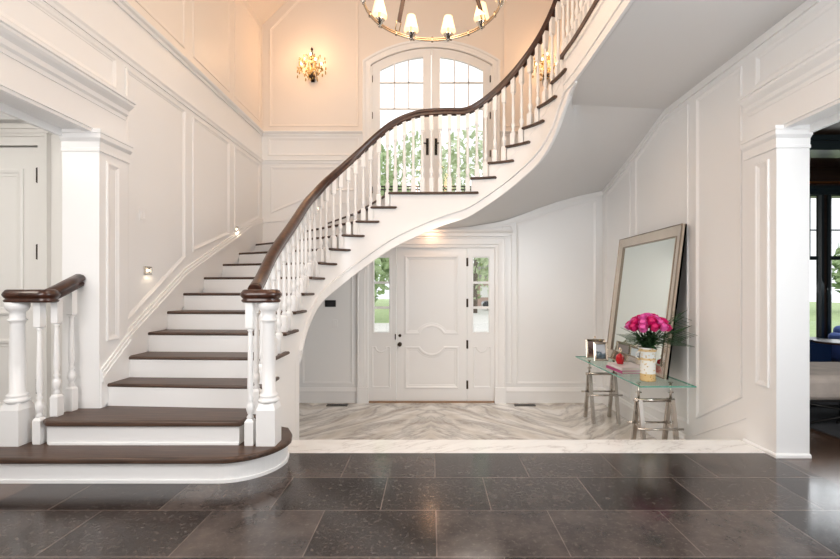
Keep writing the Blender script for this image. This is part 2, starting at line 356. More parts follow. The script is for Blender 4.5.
skirt = lin([(3.77,.60),(4.17,.92),(5.12,1.52),(6.2,1.98),(7.0,2.33),(7.456,2.45)])
pbot = lin([(4.13,1.06),(4.74,1.47),(5.14,1.74),(6.24,2.10),(7.33,2.50)])
frame(WL, [(4.12,pbot(4.12)),(5.12,pbot(5.12)),(5.12,3.41),(4.12,3.41)], leftmap)
frame(WL, [(5.28,pbot(5.28)+.03),(6.24,pbot(6.24)+.03),(6.24,3.41),(5.28,3.41)], leftmap)
frame(WL, [(6.40,pbot(6.40)+.03),(7.33,pbot(7.33)+.03),(7.33,3.41),(6.40,3.41)], leftmap)
frame(WL, rect(1.2, 4.0, 3.14, 3.42), leftmap)
for a, b in ((-.9,1.2),(1.5,3.55),(3.75,5.1),(5.28,6.24),(6.4,7.33)): frame(WL, rect(a, b, 4.10, ZC-.12), leftmap, mat=UPPER)
frame(WB, [(-2.66,2.62),(-1.75,3.0),(-1.22,3.0),(-1.22,3.40),(-2.66,3.40)], backmap)
frame(WB, rect(-2.70,-1.2,3.58,3.88), backmap)
frame(WB, [(-2.68,4.06),(-1.2,4.06),(-1.2,6.7),(-1.75,6.65),(-2.68,5.68)], backmap, mat=UPPER)
frame(WB, [(1.2,4.06),(2.7,4.06),(2.7,5.68),(1.75,6.65),(1.2,6.7)], backmap, mat=UPPER)
# stair skirting on the left wall
m = MB()
ys = [3.80,4.17,4.6,5.12,5.7,6.2,6.7,7.0,YB]
for t, lo, hi in ((.020,-.30,.0),(.034,.0,.035),(.026,.035,.07),(.016,.07,.10)):
    m.strip([(XL, y) for y in ys], [max(.3, skirt(y)+lo) if lo < 0 else skirt(y)+lo for y in ys], [skirt(y)+hi for y in ys], -t)
for t, lo, hi in ((.048,-.30,.0),(.060,.0,.035),(.052,.035,.07),(.044,.07,.10)): m.strip([(XL,3.765),(XL,3.95),(XL,4.12)], [max(.38, skirt(y)+lo) for y in (3.765,3.95,4.12)], [skirt(y)+hi for y in (3.765,3.95,4.12)], -t)
m.obj('skirt_board', TRIMW, WL)
m = MB(); xs2 = [-2.8,-2.42,-1.74,-1.23,-1.05]
for t, lo, hi in ((.020,-.3,0),(.034,0,.035),(.016,.035,.09)):
    zz = [2.46,2.50,2.70,2.86,2.86]
    m.strip([(x, YB) for x in xs2], [z+lo for z in zz], [z+hi for z in zz], -t)
m.obj('skirt_board', TRIMW, WB)
# cased openings: pilaster, capital, frieze and crown, same on both sides
CRN = [(0,-.12),(.02,-.12),(.025,-.09),(.045,-.075),(.05,-.04),(.085,-.015),(.10,.0),(.10,.02),(.115,.025),(.115,.05),(0,.055)]
CAP = [(0,-.10),(.014,-.10),(.014,-.075),(.006,-.07),(.010,-.02),(.026,-.005),(.034,.005),(.034,.04),(.042,.045),(.042,.075),(0,.075)]
def casing(side, yj, name):
    WT = .28 if side == 'L' else WTR; X = XL if side == 'L' else XR; sg = 1 if side == 'L' else -1
    m = MB(); m.box(min(X, X+sg*.03), max(X, X+sg*.03), yj, yj+.34, (.20 if side == 'L' else -.2), 2.70)
    m.box(min(X-sg*WT, X+sg*.03), max(X-sg*WT, X+sg*.03), yj-.012, yj, .0, 2.70)
    o = m.obj(name, TRIMW); st(o)
    mp = (lambda u, v, h: (X+sg*(.03+h), u, v))
    q = MB(); q.mould(rect(yj+.065, yj+.225, .93 if side == 'L' else .55, 2.46), PF, mp); q.obj('panel_moulding', TRIMW, o)
    # capital wraps the jamb
    q = MB(); path = [(X-sg*(WT-.0), yj-.012), (X+sg*.03, yj-.012), (X+sg*.03, yj+.36)]
    q.mould(path, [(-a*sg if True else a, b) for a, b in CAP], (lambda u, v, h: (u, v, 2.625+h)), closed=False)
    q.obj('capital', TRIMW, o)
    if side == 'R':
        q = MB(); q.mould(path, [(-a*sg, b) for a, b in [(0,0),(.02,0),(.02,.02),(.012,.03),(0,.03)]], (lambda u, v, h: (u, v, h)), closed=False); q.obj('plinth_bead', TRIMW, o)
    q = MB(); q.mould([(X, -2.9), (X, yj+.33), (X-sg*.001, yj+.40)][:2], [(-a*sg, b) for a, b in CRN], (lambda u, v, h: (u, v, 3.03+h)), closed=False)
    n = len(CRN); q.add([(X+sg*a, yj+.33, 3.03+b) for a, b in CRN], [tuple(range(n))])
    q.box(min(X, X+sg*.012), max(X, X+sg*.012), -2.9, yj+.36, 2.70, 2.93)
    q.obj('crown_moulding', TRIMW, o)
    q = MB(); q.box(min(X-sg*WT, X-sg*(WT-.03)), max(X-sg*WT, X-sg*(WT-.03)), .6, yj, 2.64, 2.70); q.box(min(X-sg*.06, X), max(X-sg*.06, X), .6, yj, 2.675, 2.70)
    q.obj('soffit_trim', TRIMW, o)
    return o
casing('L', 3.77, 'trim_1'); casing('R', 3.685, 'trim_2')

# left wall corner beside the opening: side hall wall facing camera with a door
m = MB(); m.box(XL-3.2, -3.62, 4.05, 4.2, 0, 3.2); m.box(-3.46, XL-WT, 4.05, 4.2, 0, 3.2); 
m = MB(); m.box(XL-3.2, -4.42, 4.05, 4.2, 0, 3.2); m.box(-3.53, XL-WT, 4.05, 4.2, 0, 3.2); m.box(-4.42, -3.53, 4.05, 4.2, 2.67, 3.2)
SH = st(m.obj('wall_side_hall', CREAM))
m = MB(); m.box(XL-3.2, XL-WT, -3, 4.05, 3.0, 3.15); st(m.obj('ceiling_side_hall', WHITE))
m = MB(); m.box(XL-3.3, XL-3.2, -3, 4.2, 0, 3.1); st(m.obj('wall_side_hall_left', CREAM))
m = MB()
m.prism([(0,0),(-.012,0),(-.02,-.1),(-.06,-.16),(-.09,-.2),(-.09,-.22),(0,-.22)], XL-3.2, XL-WT, lambda u, v, w: (w, 4.05+u, 3.0+v*.6))
m.obj('cornice', TRIMW, SH)
D1 = st(empty('door_1', (-3.975, 4.06, 0)))
def lp(o, par): o.parent = par; o.matrix_parent_inverse = Matrix.Translation(par.location).inverted(); return o
m = MB(); m.box(-4.41,-3.535,4.07,4.11,.01,2.655); m.box(-4.6,-3.4,4.12,4.2,0,2.8); lp(m.obj('door_leaf', CREAM), D1)
m = MB(); dmap = lambda u, v, h: (u, 4.07-h, v)
m.mould(rect(-4.27,-3.68,1.14,2.46), PFB, dmap); m.mould(rect(-4.27,-3.68,.28,.92), PFB, dmap); lp(m.obj('panel_moulding', CREAM), D1)
for z in (2.40, 1.71, .5):
    m = MB(); m.tube([(-3.545,4.055,z-.05),(-3.545,4.055,z+.05)], .012, 8); m.sphere((-3.545,4.055,z+.058),.013); m.sphere((-3.545,4.055,z-.058),.013); m.box(-3.565,-3.53,4.06,4.07,z-.045,z+.045); lp(m.obj('hinge', BRONZE), D1)
m = MB(); cm = lambda u, v, h: (u, 4.05-h, v)
m.mould([(-4.42,0),(-4.42,2.665),(-3.53,2.665),(-3.53,0)], [(0,0),(0,.012),(.07,.016),(.075,.03),(.10,.034),(.11,0)], cm, closed=False)
m.box(-4.54,-3.41,4.005,4.05,2.765,2.80); m.box(-4.56,-3.39,3.985,4.05,2.80,2.83)
lp(m.obj('door_casing', CREAM), D1)

# ================================================================== ENTRY DOOR SET (opening x -1.044..1.06, z ZL..2.07)
def bx(px): return (px-VX)*.01657
def bz(py): return H+(YH-py)*.01657
D2 = st(empty('door_2', (0, YB, ZL)))
xd0, xd1 = bx(396.5), bx(467); zt = bz(247)
m = MB(); m.box(xd0, xd1, YB+.03, YB+.08, ZL+.01, zt); leaf = lp(m.obj('door_leaf', TRIMW), D2)
dm = lambda u, v, h: (u, YB+.03-h, v)
cx = (xd0+xd1)/2
def arcpts(c, z, r, a0, a1, n=14): return [(c+r*math.cos(math.radians(a0+(a1-a0)*i/n)), z+r*math.sin(math.radians(a0+(a1-a0)*i/n))) for i in range(n+1)]
zu, zl2 = bz(334.5), bz(346.5); zm = (zu+zl2)/2; r_ = .222
ang = math.degrees(math.asin((zu-zm)/r_))
up = [(xd0+.135, bz(255.5)), (xd0+.135, zu)] + arcpts(cx, zm, r_, 180-ang, ang) + [(xd1-.135, zu), (xd1-.135, bz(255.5))]
lo = [(xd0+.135, bz(389)), (xd0+.135, zl2)] + arcpts(cx, zm, r_, 180+ang, 360-ang) + [(xd1-.135, zl2), (xd1-.135, bz(389))]
m = MB(); m.mould(up, PFB, dm); m.mould(lo, PFB, dm); lp(m.obj('panel_moulding', TRIMW), D2)
m = MB(); kx, kz = bx(399.8), bz(344.3)
m.lathe([(.034,0),(.034,.008),(.012,.014),(.012,.04),(.03,.05),(.036,.065),(.03,.082),(.0,.086)], n=16)
m.v = [(kx+x, YB+.03-z, kz+y) for x, y, z in m.v]; lp(m.obj('door_knob', BRONZE), D2)
m = MB(); m.lathe([(.026,0),(.026,.01),(.018,.018),(0,.02)], n=16); m.v = [(kx+x, YB+.03-z, bz(335.7)+y) for x, y, z in m.v]; lp(m.obj('deadbolt', BRONZE), D2)
for py in (262, 303, 344.5, 385):
    m = MB(); m.tube([(xd1+.012, YB+.022, bz(py)-.07),(xd1+.012, YB+.022, bz(py)+.07)], .012, 8); m.box(xd1-.01, xd1+.03, YB+.024, YB+.034, bz(py)-.07, bz(py)+.07); lp(m.obj('hinge', BRONZE), D2)
m = MB(); m.box(xd0-.03, xd0-.012, YB+.015, YB+.03, bz(336.5)-.05, bz(336.5)+.04); lp(m.obj('strike_plate', BRONZE), D2)
m = MB(); m.box(-1.044,1.06,YB-.02,YB+.2,ZL,ZL+.02); lp(m.obj('threshold', simple('oak_threshold', (.30,.17,.09), .4)), D2)
m = MB()  # frame around leaf and sidelights
m.box(xd0-.045, xd0-.006, YB+.02, YB+.12, ZL, 2.07); m.box(xd1+.006, xd1+.045, YB+.02, YB+.12, ZL, 2.07); m.box(-1.044, 1.06, YB+.015, YB+.12, zt+.006, 2.07)
lp(m.obj('door_frame', TRIMW), D2)
m = MB()
cs = [(0,0),(0,.02),(.05,.024),(.06,.04),(.12,.045),(.17,.045),(.175,.06),(.20,.06),(.20,0)]
m.mould([(-1.044,ZL),(-1.044,2.06),(1.06,2.06),(1.06,ZL)], [(a*.85,b) for a, b in cs], backmap, closed=False)
for x0, x1 in ((-1.22,-1.03),(1.05,1.235)): m.box(x0, x1, YB-.07, YB, ZL, ZL+.26)
m.box(-1.27,1.28,YB-.05,YB,2.24,2.27)
lp(m.obj('door_casing', TRIMW), D2)
m = MB()   # entablature over the entry
m.prism([(0,-.03),(.05,-.03),(.055,.0),(.09,.02),(.10,.05),(0,.05)], -1.6, 1.34, lambda u, v, w: (w, YB-u, 2.30+v))
lp(m.obj('lintel_moulding', TRIMW), D2)
for k, (xa, xb, ga, gb) in enumerate(((-1.044, xd0-.045, bx(374), bx(389)), (xd1+.045, 1.06, bx(473.5), bx(489)))):
    W = st(empty('window_%d' % (k+1), ((xa+xb)/2, YB, ZL)))
    zg0, zg1 = bz(332), bz(257.5)
    m = MB(); m.box(xa, xb, YB+.03, YB+.08, ZL+.01, zg0); m.box(xa, xb, YB+.03, YB+.08, zg1, 2.06); m.box(xa, ga, YB+.03, YB+.08, zg0, zg1); m.box(gb, xb, YB+.03, YB+.08, zg0, zg1)
    lp(m.obj('window_frame', TRIMW), W)
    for py in (282.6, 307.7):
        m = MB(); m.box(ga, gb, YB+.035, YB+.075, bz(py)-.02, bz(py)+.02); lp(m.obj('muntin', TRIMW), W)
    m = MB(); m.box(ga, gb, YB+.052, YB+.056, zg0, zg1); lp(m.obj('pane', PANE), W)
    m = MB(); c2 = (xa+xb)/2; zt2 = bz(346.5)
    pts = [(xa+.06, bz(388)), (xb-.06, bz(388)), (xb-.06, zt2)] + arcpts(c2, zt2+.0, .085, 0, -180, 10) + [(xa+.06, zt2)]
    m.mould(pts, [(a*.6, b) for a, b in PF], dm); m.mould(rect(ga-.035, gb+.035, zg0-.035, zg1+.035), [(0,0),(0,.012),(.02,.014),(.03,0)], dm)
    lp(m.obj('panel_moulding', TRIMW), W)

# ================================================================== BALCONY DOORS
D3 = st(empty('door_3', (0, YB, 2.66)))
def arch_leaf(x0, x1, g0, g1):
    m = MB(); y0, y1 = YB+.006, YB+.056; ztop = lambda x: AZ+math.sqrt((AR-.01)**2-(x-AC)**2); zg = lambda x: AZ+math.sqrt(1.74**2-(x-AC)**2)
    z0, zb = 2.67, 2.92
    seg = lambda a, b: [a+(b-a)*i/12 for i in range(13)]
    m.xz(seg(x0, g0), lambda x: z0, ztop, y0, y1); m.xz(seg(g1, x1), lambda x: z0, ztop, y0, y1)
    m.box(g0, g1, y0, y1, z0, zb); m.xz(seg(g0, g1), zg, ztop, y0, y1)
    o = lp(m.obj('door_leaf', TRIMW), D3)
    q = MB()
    for f in (1/3, 2/3):
        xx = g0+(g1-g0)*f; q.box(xx-.011, xx+.011, y0+.006, y1-.006, bz(108.5), zg(xx))
    for py in (82.2, 108.5): q.box(g0, g1, y0+.006, y1-.006, bz(py)-.012, bz(py)+.012)
    lp(q.obj('muntin', TRIMW), D3)
    q = MB(); q.xz(seg(g0, g1), lambda x: zb, zg, y0+.022, y0+.026); lp(q.obj('pane', PANE), D3)
arch_leaf(-.975, .0, bx(380), bx(423)); arch_leaf(.008, .99, bx(440), bx(483))
for s_, px in ((1, 427.3), (-1, 436)):
    x = bx(px); m = MB(); m.box(x-.022, x+.022, YB-.008, YB+.006, bz(155), bz(138.5)); m.tube([(x, YB, bz(144)),(x, YB-.045, bz(144)),(x-s_*.09, YB-.05, bz(144))], .010, 8); lp(m.obj('door_handle', BLACK), D3)
for px in (371.8, 490.6):
    for py in (79, 115.5, 153.5, 190):
        x = bx(px); m = MB(); m.tube([(x, YB-.004, bz(py)-.055),(x, YB-.004, bz(py)+.055)], .013, 8); m.box(x-.016, x+.016, YB-.004, YB+.01, bz(py)-.05, bz(py)+.05); lp(m.obj('hinge', BRONZE), D3)
m = MB(); N = 30   # arched casing
def arch_path(d): 
    r = AR+d; x0 = -.995-d; x1 = 1.011+d
    return [(x0, 2.66)] + [(x0+(x1-x0)*i/N, AZ+math.sqrt(r*r-(x0+(x1-x0)*i/N-AC)**2)) for i in range(N+1)] + [(x1, 2.66)]
pr = [(0,0),(0,.018),(.02,.022),(.03,.012),(.09,.014),(.10,.026),(.13,.03),(.14,0)]
rings = [[backmap(u, v, h) for u, v in arch_path(d)] for d, h in pr]
m.loft([list(r) for r in zip(*rings)], False, False, False); 
m.box(-.995,-.975,YB-.02,YB+.14,2.66,5.06); m.box(.99,1.011,YB-.02,YB+.14,2.66,5.06)
lp(m.obj('door_casing', TRIMW), D3)
m = MB(); m.box(-.99,1.0,YB+.0,YB+.2,2.655,2.672); lp(m.obj('threshold', BRONZE), D3)

# vestibule walls: panels, baseboard, floor slopes
soff_back = lin([(-2.8,2.2),(-1.6,2.30),(0,2.38),(.6,2.40),(1.09,2.47),(1.42,2.57),(1.75,2.70),(2.25,2.87),(2.85,3.00)])
soff_right = lin([(5.45,3.55),(6.4,3.26),(7.456,3.00)])
tp = [(bx(596), soff_back(bx(596))-.13), (2.25, soff_back(2.25)-.13), (1.75, soff_back(1.75)-.12), (bx(516), soff_back(bx(516))-.1)]
frame(WB, [(bx(516), bz(384)), (bx(596), bz(384))] + tp, backmap)
frame(WB, [(bx(302), bz(384)), (bx(353), bz(384)), (bx(353), 2.1), (bx(302), 2.0)], backmap)
frame(WB, [(bx(502), bz(384)), (bx(512), bz(384)), (bx(512), bz(226)), (bx(502), bz(226))], backmap, [(0,0),(0,.012),(.012,.016),(.02,0)])
m = MB(); xx = [-2.8, -1.6, 0, .6, 1.09, 1.42, 1.75, 2.25, 2.85]
m.strip([(x, YB) for x in xx], [soff_back(x)-.075 for x in xx], [soff_back(x)+.0 for x in xx], -.035); m.obj('cornice', TRIMW, WB)
BB = [(0,0),(.022,0),(.022,.17),(.03,.175),(.03,.20),(.018,.22),(.012,.24),(0,.25)]
def baseb(name, prof, a, b, mp, z):
    m = MB(); m.prism([(h, z+q) for h, q in prof], a, b, mp); return st(m.obj(name, TRIMW))
baseb('baseboard_back', BB, XL, -1.22, lambda u, v, w: (w, YB-u, v), ZL); baseb('baseboard_back_right', BB, 1.235, XR, lambda u, v, w: (w, YB-u, v), ZL)
baseb('baseboard_right', BB, 5.0, YB, lambda u, v, w: (XR-u, w, v), ZL)
m = MB(); m.strip([(XR,4.03),(XR,5.02)], [-.5,-.5], [.26,-.26], .016); m.strip([(XR,4.03),(XR,5.02)], [.22,-.30], [.26,-.26], .024); st(m.obj('baseboard_stepped', TRIMW))
rr = lambda y: soff_right(y)
frame(WR, [(bx_ := 6.42, -.2), (7.33, -.2), (7.33, rr(7.33)-.12), (6.42, rr(6.42)-.12)], rightmap)
frame(WR, [(4.98, -.12), (6.27, -.2), (6.27, rr(6.27)-.12), (5.5, rr(5.5)-.10), (4.98, 3.42)], rightmap)
frame(WR, [(4.12, .38), (4.83, -.02), (4.83, 3.42), (4.12, 3.42)], rightmap)
m = MB(); yy = [3.3, 5.45, 6.4, YB]; m.strip([(XR, y) for y in yy], [3.48, rr(5.45)-.07, rr(6.4)-.07, rr(YB)-.07], [3.56, rr(5.45)+.02, rr(6.4)+.02, rr(YB)+.02], .02); m.obj('cornice', TRIMW, WR)
frame(WR, rect(1.2, 3.95, 3.14, 3.42), rightmap)
# upper gallery floor
m = MB()
edge = [P(CH[-1]-(CH[-1]-st_of(21.0))*i/24, .04) for i in range(25)]
poly = edge + [(XR, ON[21][1]), (XR, -1.6)]
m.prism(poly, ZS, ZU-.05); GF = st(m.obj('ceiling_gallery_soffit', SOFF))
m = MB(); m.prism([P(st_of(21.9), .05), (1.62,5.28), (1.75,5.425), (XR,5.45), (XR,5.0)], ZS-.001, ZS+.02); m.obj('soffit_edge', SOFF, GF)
m = MB(); edge2 = [P(CH[-1]-(CH[-1]-st_of(21.0))*i/24, .0) for i in range(25)]
m.prism(edge2 + [(XR, ON[21][1]), (XR, -1.6)], ZU-.05, ZU); st(m.obj('floor_gallery', TREAD))

# ================================================================== STAIRCASE
SC = empty('staircase', (-1.2, 3.4, 0)); tag(SC, 'curved white staircase with dark wood treads sweeping up to the gallery', 'staircase')
def sp(o): return lp(o, SC)
# bottom step with a bullnose end
def bull(off):
    cx_, cy_, rx, ry = -1.51, 3.58, .40-off, .43-off
    p = [(-3.5+off, 3.15+off)] + [(cx_+rx*math.sin(a), cy_-ry*math.cos(a)) for a in [PI/2*i/14 for i in range(15)]]
    p += [(-1.14-off*.8, 3.70), (-1.22-off*.8, 3.86), (-1.40, 3.94), (-2.75, 3.94), (-2.79, 3.745), (-3.5+off, 3.745)]
    return p
m = MB(); m.prism(bull(0), .145, .19); sp(m.obj('tread', TREAD, bevel=.016, seg=3))
m = MB(); m.prism(bull(.045), 0, .145); m.prism(bull(.030), 0, .022); m.prism(bull(.030), .128, .146); sp(m.obj('plinth', TRIMW))
def riser(a, b, z0, z1):
    m = MB(); m.strip([a, b], [z0, z0], [z1, z1], .02); sp(m.obj('riser', TRIMW))
# second step
N3 = PT(3)
m = MB(); poly2 = [(-2.91,3.39),(-1.45,3.39),(-1.43,3.41),(-1.425,3.50),(-1.36,3.56),(-1.345,3.66),PT(3.25),(XL+.05,3.98),(XL+.03,3.765),(-2.975,3.765),(-2.975,3.45)]
m.prism(poly2, .335, .38); sp(m.obj('tread', TREAD, bevel=.014, seg=3))
m = MB(); m.prism([(-2.92,3.425),(-1.46,3.425),(-1.455,3.52),(-1.40,3.60),(-1.41,3.73),(XL+.03,3.9),(XL+.02,3.765),(-2.955,3.765),(-2.955,3.46)], .19, .336); m.box(-2.9,-1.46,3.413,3.43,.19,.205); sp(m.obj('riser', TRIMW))
for n in range(3, 21):
    z = n*R; a, b = PT(n), ON[n]; t2 = 15 if n == 14 else n+1
    s0, s1 = st_of(n), st_of(t2)+.11
    inner = [P(s0+(s1-s0)*i/10) for i in range(11)]
    o2 = ON.get(t2, (XR, 4.6))
    d = (Vector(o2)-Vector(b)); 
    back = Vector(o2)+d.normalized()*.05 if d.length > 0 else Vector(o2)
    back = (min(max(back.x, XL), XR), min(back.y, YB))
    poly = inner + [back]
    if n in (11,): poly += [(XL, YB)]
    if n in (17,): poly += [(XR, YB)]
    if n == 10: pass
    poly += [b]
    m = MB(); m.prism([(min(max(x, XL+.001), XR-.001), min(y, YB-.001)) for x, y in poly], z-.030, z); sp(m.obj('tread', TREAD, bevel=.012, seg=2))
for n in range(3, 22):
    a = Vector(PT(n)); b = Vector(ON[n]); d = (b-a).normalized(); s = st_of(n)
    a2 = P(s+.035, .045); b2 = (b.x, min(b.y+.03, YB-.01)) if n < 12 else ((b.x+.03, b.y-.004) if n < 18 else (b.x-.004, b.y-.03))
    riser(a2, b2, (n-1)*R, n*R-.029)
# stringer: curved face under the return nosings
def on_arc(ts, zs):
    f = pchip([st_of(t) for t in ts], zs); return lambda t: f(st_of(t))
zbot = on_arc([6.85,7.2,7.8,8.6,9.7,10.5,11.5,12.5,14,14.33,14.67,15,16,17,18,19,20,21,21.5,22,28], [.58,.73,.91,1.08,1.27,1.38,1.53,1.68,1.91,2.09,2.24,2.36,2.50,2.65,2.80,2.94,3.13,3.38,3.52,3.55,3.55])
def stringer_samples(t0, t1, step=.035):
    s = st_of(t0); out = []
    while s < st_of(t1): out.append(s); s += step
    out.append(st_of(t1)); return out
def ztop(t):
    n = int(math.floor(t+1e-6)); 
    return (14 if 14 <= t < 15 else n)*R-.04
def sawtooth(t0, t1, off, zlo, thick, name, mat):
    pts, lo, hi = [], [], []
    ss = stringer_samples(t0, t1)
    bps = [st_of(n)+.035 for n in range(2, 22)]
    allS = sorted(ss + [b-.0005 for b in bps if ss[0] < b < ss[-1]] + [b+.0005 for b in bps if ss[0] < b < ss[-1]])
    for s in allS:
        n = 1+sum(1 for k, b in enumerate(bps) if s > b)  # number of risers passed
        t = t_of(s)
        zt_ = min(n, 20)*R-.029 if n < 21 else ZU-.05
        pts.append(P(s, off)); lo.append(zlo(t)); hi.append(zt_)
    m = MB(); m.strip(pts, lo, hi, thick); return m.obj(name, mat)
# closed spandrel below the first straight flight
sp(sawtooth(2.95, 4.2, .045, lambda t: 0., .03, 'spandrel_panel', TRIMW))
sp(sawtooth(4.2, 6.85, .045, lambda t: ZL, .03, 'spandrel_panel', TRIMW))
m = MB(); m.box(-1.465, -1.43, 4.0, 4.86, ZL, ZL+.25); m.box(-1.48,-1.43,3.74,4.12,0,.16); m.box(-1.475, -1.44, 4.78, 4.90, ZL, .62); sp(m.obj('spandrel_base', TRIMW))
sp(sawtooth(6.85, 21.3, .045, zbot, .035, 'stringer', TRIMW))
# raised band along the lower edge of the stringer
def band(t0, t1, z0, z1, out, name, step=.05):
    ss = stringer_samples(t0, t1, step); m = MB()
    m.strip([P(s, .045-out) for s in ss], [zbot(t_of(s))+z0 for s in ss], [zbot(t_of(s))+z1 for s in ss], out+.01); return sp(m.obj(name, TRIMW))
band(6.85, 21.9, -.02, .09, .014, 'stringer_band'); band(6.85, 21.9, .10, .122, .034, 'stringer_bead')
# scroll brackets below each return nosing
for n in list(range(7, 14)) + list(range(15, 21)):
    s0, s1 = st_of(n)+.035, st_of(n+1 if n != 14 else 15)+.03; zt_ = n*R-.031; m = MB(); ss = [s0+(s1-s0)*i/8 for i in range(9)]
    m.strip([P(s, .039) for s in ss], [zt_-.02-.10*(1-i/8)**1.5-.012*math.sin(i/8*PI*2) for i, s in enumerate(ss)], [zt_]*9, .01); sp(m.obj('scroll_bracket', TRIMW))
# gallery fascia
ss = [st_of(21.2)+(CH[-1]-st_of(21.2))*i/20 for i in range(21)]
m = MB(); m.strip([P(s, .035) for s in ss], [ZS-.0]*21, [ZU-.05]*21, .02)
for z0, z1, o_ in ((ZS-.01, ZS+.07, .02), (ZS+.07, ZS+.09, .035), (ZU-.10, ZU-.05, .02)): m.strip([P(s, .035-o_) for s in ss], [z0]*21, [z1]*21, o_+.01)
sp(m.obj('fascia', TRIMW))
# curved soffit
tin = [6.85,7.5,8.2,9,10,11,12,13,14,14.33,14.67,15,16,16.8,17.5,18.2,19,20,21,21.6,22.0]
tout = [(XL,4.95,.75),(XL,5.3,1.0),(XL,5.7,1.2),(XL,6.2,1.4),(XL,6.7,1.6),(XL,7.3,1.8),(-2.4,YB,1.95),(-1.9,YB,2.1),(-1.5,YB,2.28),(-.6,YB,2.34),(.1,YB,2.38),(.6,YB,2.40),(1.2,YB,0),(1.6,YB,0),(2.0,YB,0),(2.5,YB,0),
        (XR,YB,0),(XR,6.9,0),(XR,6.2,0),(XR,5.7,0),(XR,5.45,3.549)]
rings = []
for t, q in zip(tin, tout):
    z = q[2] or (soff_back(q[0]) if q[1] == YB and q[0] < XR-.01 else soff_right(q[1])); p0 = PT(t, .06); zi = min(zbot(t), 3.552)
    ring = []
    for i in range(13):
        f = i/12; e = f*f*(3-2*f)*.35+f*.65
        if t > 18.9:
            c = {19:(1.95,5.95,3.28), 20:(1.85,5.62,3.42), 21:(1.75,5.43,3.548), 21.6:(1.68,5.40,3.549), 22.0:(1.62,5.30,3.549)}[t]
            a_, b_, g = ((*p0, zi), c, f/.4) if f < .4 else (c, (q[0], q[1], z), (f-.4)/.6)
            ring.append(tuple(a_[k]+(b_[k]-a_[k])*g for k in range(3))); continue
        ring.append((p0[0]+(q[0]-p0[0])*f, p0[1]+(q[1]-p0[1])*f, zi+(z-zi)*e))
    rings.append(ring)
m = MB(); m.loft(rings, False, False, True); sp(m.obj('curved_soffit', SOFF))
m = MB(); m.box(XL, -1.46, 4.86, 4.90, ZL, 1.0); sp(m.obj('end_panel', WHITE))
# handrail --------------------------------------------------------------
rz = on_arc([2,3,4,5,6,7,8,9,10,11,12,13,14,14.33,14.67,15,16,17,18,19,20,21,22,23,28],
           [1.335,1.45,1.63,1.82,2.0,2.19,2.38,2.565,2.76,2.955,3.15,3.345,3.54,3.70,3.735,3.755,3.89,4.07,4.26,4.45,4.64,4.83,5.0,5.07,5.07])
ROFF = .06
RP = [(-.024,-.036),(.024,-.036),(.028,-.022),(.020,-.012),(.036,.0),(.038,.014),(.030,.028),(.012,.036),(-.012,.036),(-.030,.028),(-.038,.014),(-.036,.0),(-.020,-.012),(-.028,-.022)]
def railsweep(pts3, name, par, scale=1.3):
    rings = []; pl = [(p[0], p[1]) for p in pts3]; N = plan_normals(pl)
    for i, p in enumerate(pts3):
        a, b = pts3[max(i-1, 0)], pts3[min(i+1, len(pts3)-1)]
        d = Vector(b)-Vector(a); d.normalize(); u = Vector((N[i][0], N[i][1], 0)); w = d.cross(u)*-1
        if w.z < 0: w = -w
        rings.append([Vector(p)+u*q[0]*scale+w*q[1]*scale for q in RP])
    m = MB(); m.loft(rings, True, True, True); return par(m.obj(name, RAILM))
pts3 = []
s = CH[0]+.08
while s < CH[-1]: 
    f = min(1, max(0, (s-.08)/.6)); pts3.append((*P(s, .02+.04*f), rz(t_of(s)))); s += .05
railsweep(pts3, 'handrail', sp)
def stadium(m, x0, x1, y, prof, n=14):
    rings = []
    for r, z in prof:
        rings.append([(x1+r*math.cos(-PI/2+PI*i/n), y+r*math.sin(-PI/2+PI*i/n), z) for i in range(n+1)] + [(x0+r*math.cos(PI/2+PI*i/n), y+r*math.sin(PI/2+PI*i/n), z) for i in range(n+1)])
    m.loft(rings, True, True, True)
CAPP = [(.070,1.272),(.080,1.278),(.083,1.290),(.070,1.300),(.078,1.308),(.088,1.320),(.092,1.334),(.086,1.348),(.080,1.355),(.074,1.366),(.060,1.372)]
m = MB(); stadium(m, -1.365, -1.238, 3.45, CAPP); sp(m.obj('handrail_cap', RAILM))
# balusters --------------------------------------------------------------
def baluster(L, big=1.0):
    w = .030*big; b = .17 if L < .95 else .20; k = L-.21
    m = MB(); m.sq([(w*.93,0),(w,.01),(w,b-.02),(w*.62,b)])
    m.lathe([(w*.55,b-.005),(w*.85,b+.012),(w*.5,b+.03),(w*.7,b+.045),(w*.98,b+.075),(w*.85,b+.11),(w*.45,b+.135),(w*.75,b+.15),(w*.45,b+.165),(w*.66,b+.20),(w*.70,b+.24),(w*.5,k-.03),(w*.46,k-.02),(w*.72,k-.01),(w*.5,k)], n=10)
    m.sq([(w*.62,k),(w*.86,k+.012),(w*.86,L)])
    return m
def put_bal(x, y, z0, z1, rot=0, big=1.0, par=sp):
    m = baluster(z1-z0, big); c, s_ = math.cos(rot), math.sin(rot)
    m.v = [(x+a*c-b*s_, y+a*s_+b*c, z0+q) for a, b, q in m.v]; return par(m.obj('baluster', TRIMW))
put_bal(-1.375, 3.425, .19, 1.28, 0, 1.08); put_bal(-1.395, 3.60, .38, 1.385, 0, 1.05)
def bal_at(s, z0, big=1.0):
    x, y = P(s, ROFF); a = P(s+.02); b = P(s-.02); rot = math.atan2(a[1]-b[1], a[0]-b[0])
    put_bal(x, y, z0, rz(t_of(s))-.035, rot, big)
for n in range(3, 14):
    s0, s1 = st_of(n)+.035, st_of(n+1)+.03
    for f in (.25, .75): bal_at(s0+(s1-s0)*f, n*R, 1.0)
s0, s1 = st_of(14)+.03, st_of(15)
for i in range(9): bal_at(s0+.05+(s1-s0-.08)*i/8, 14*R)
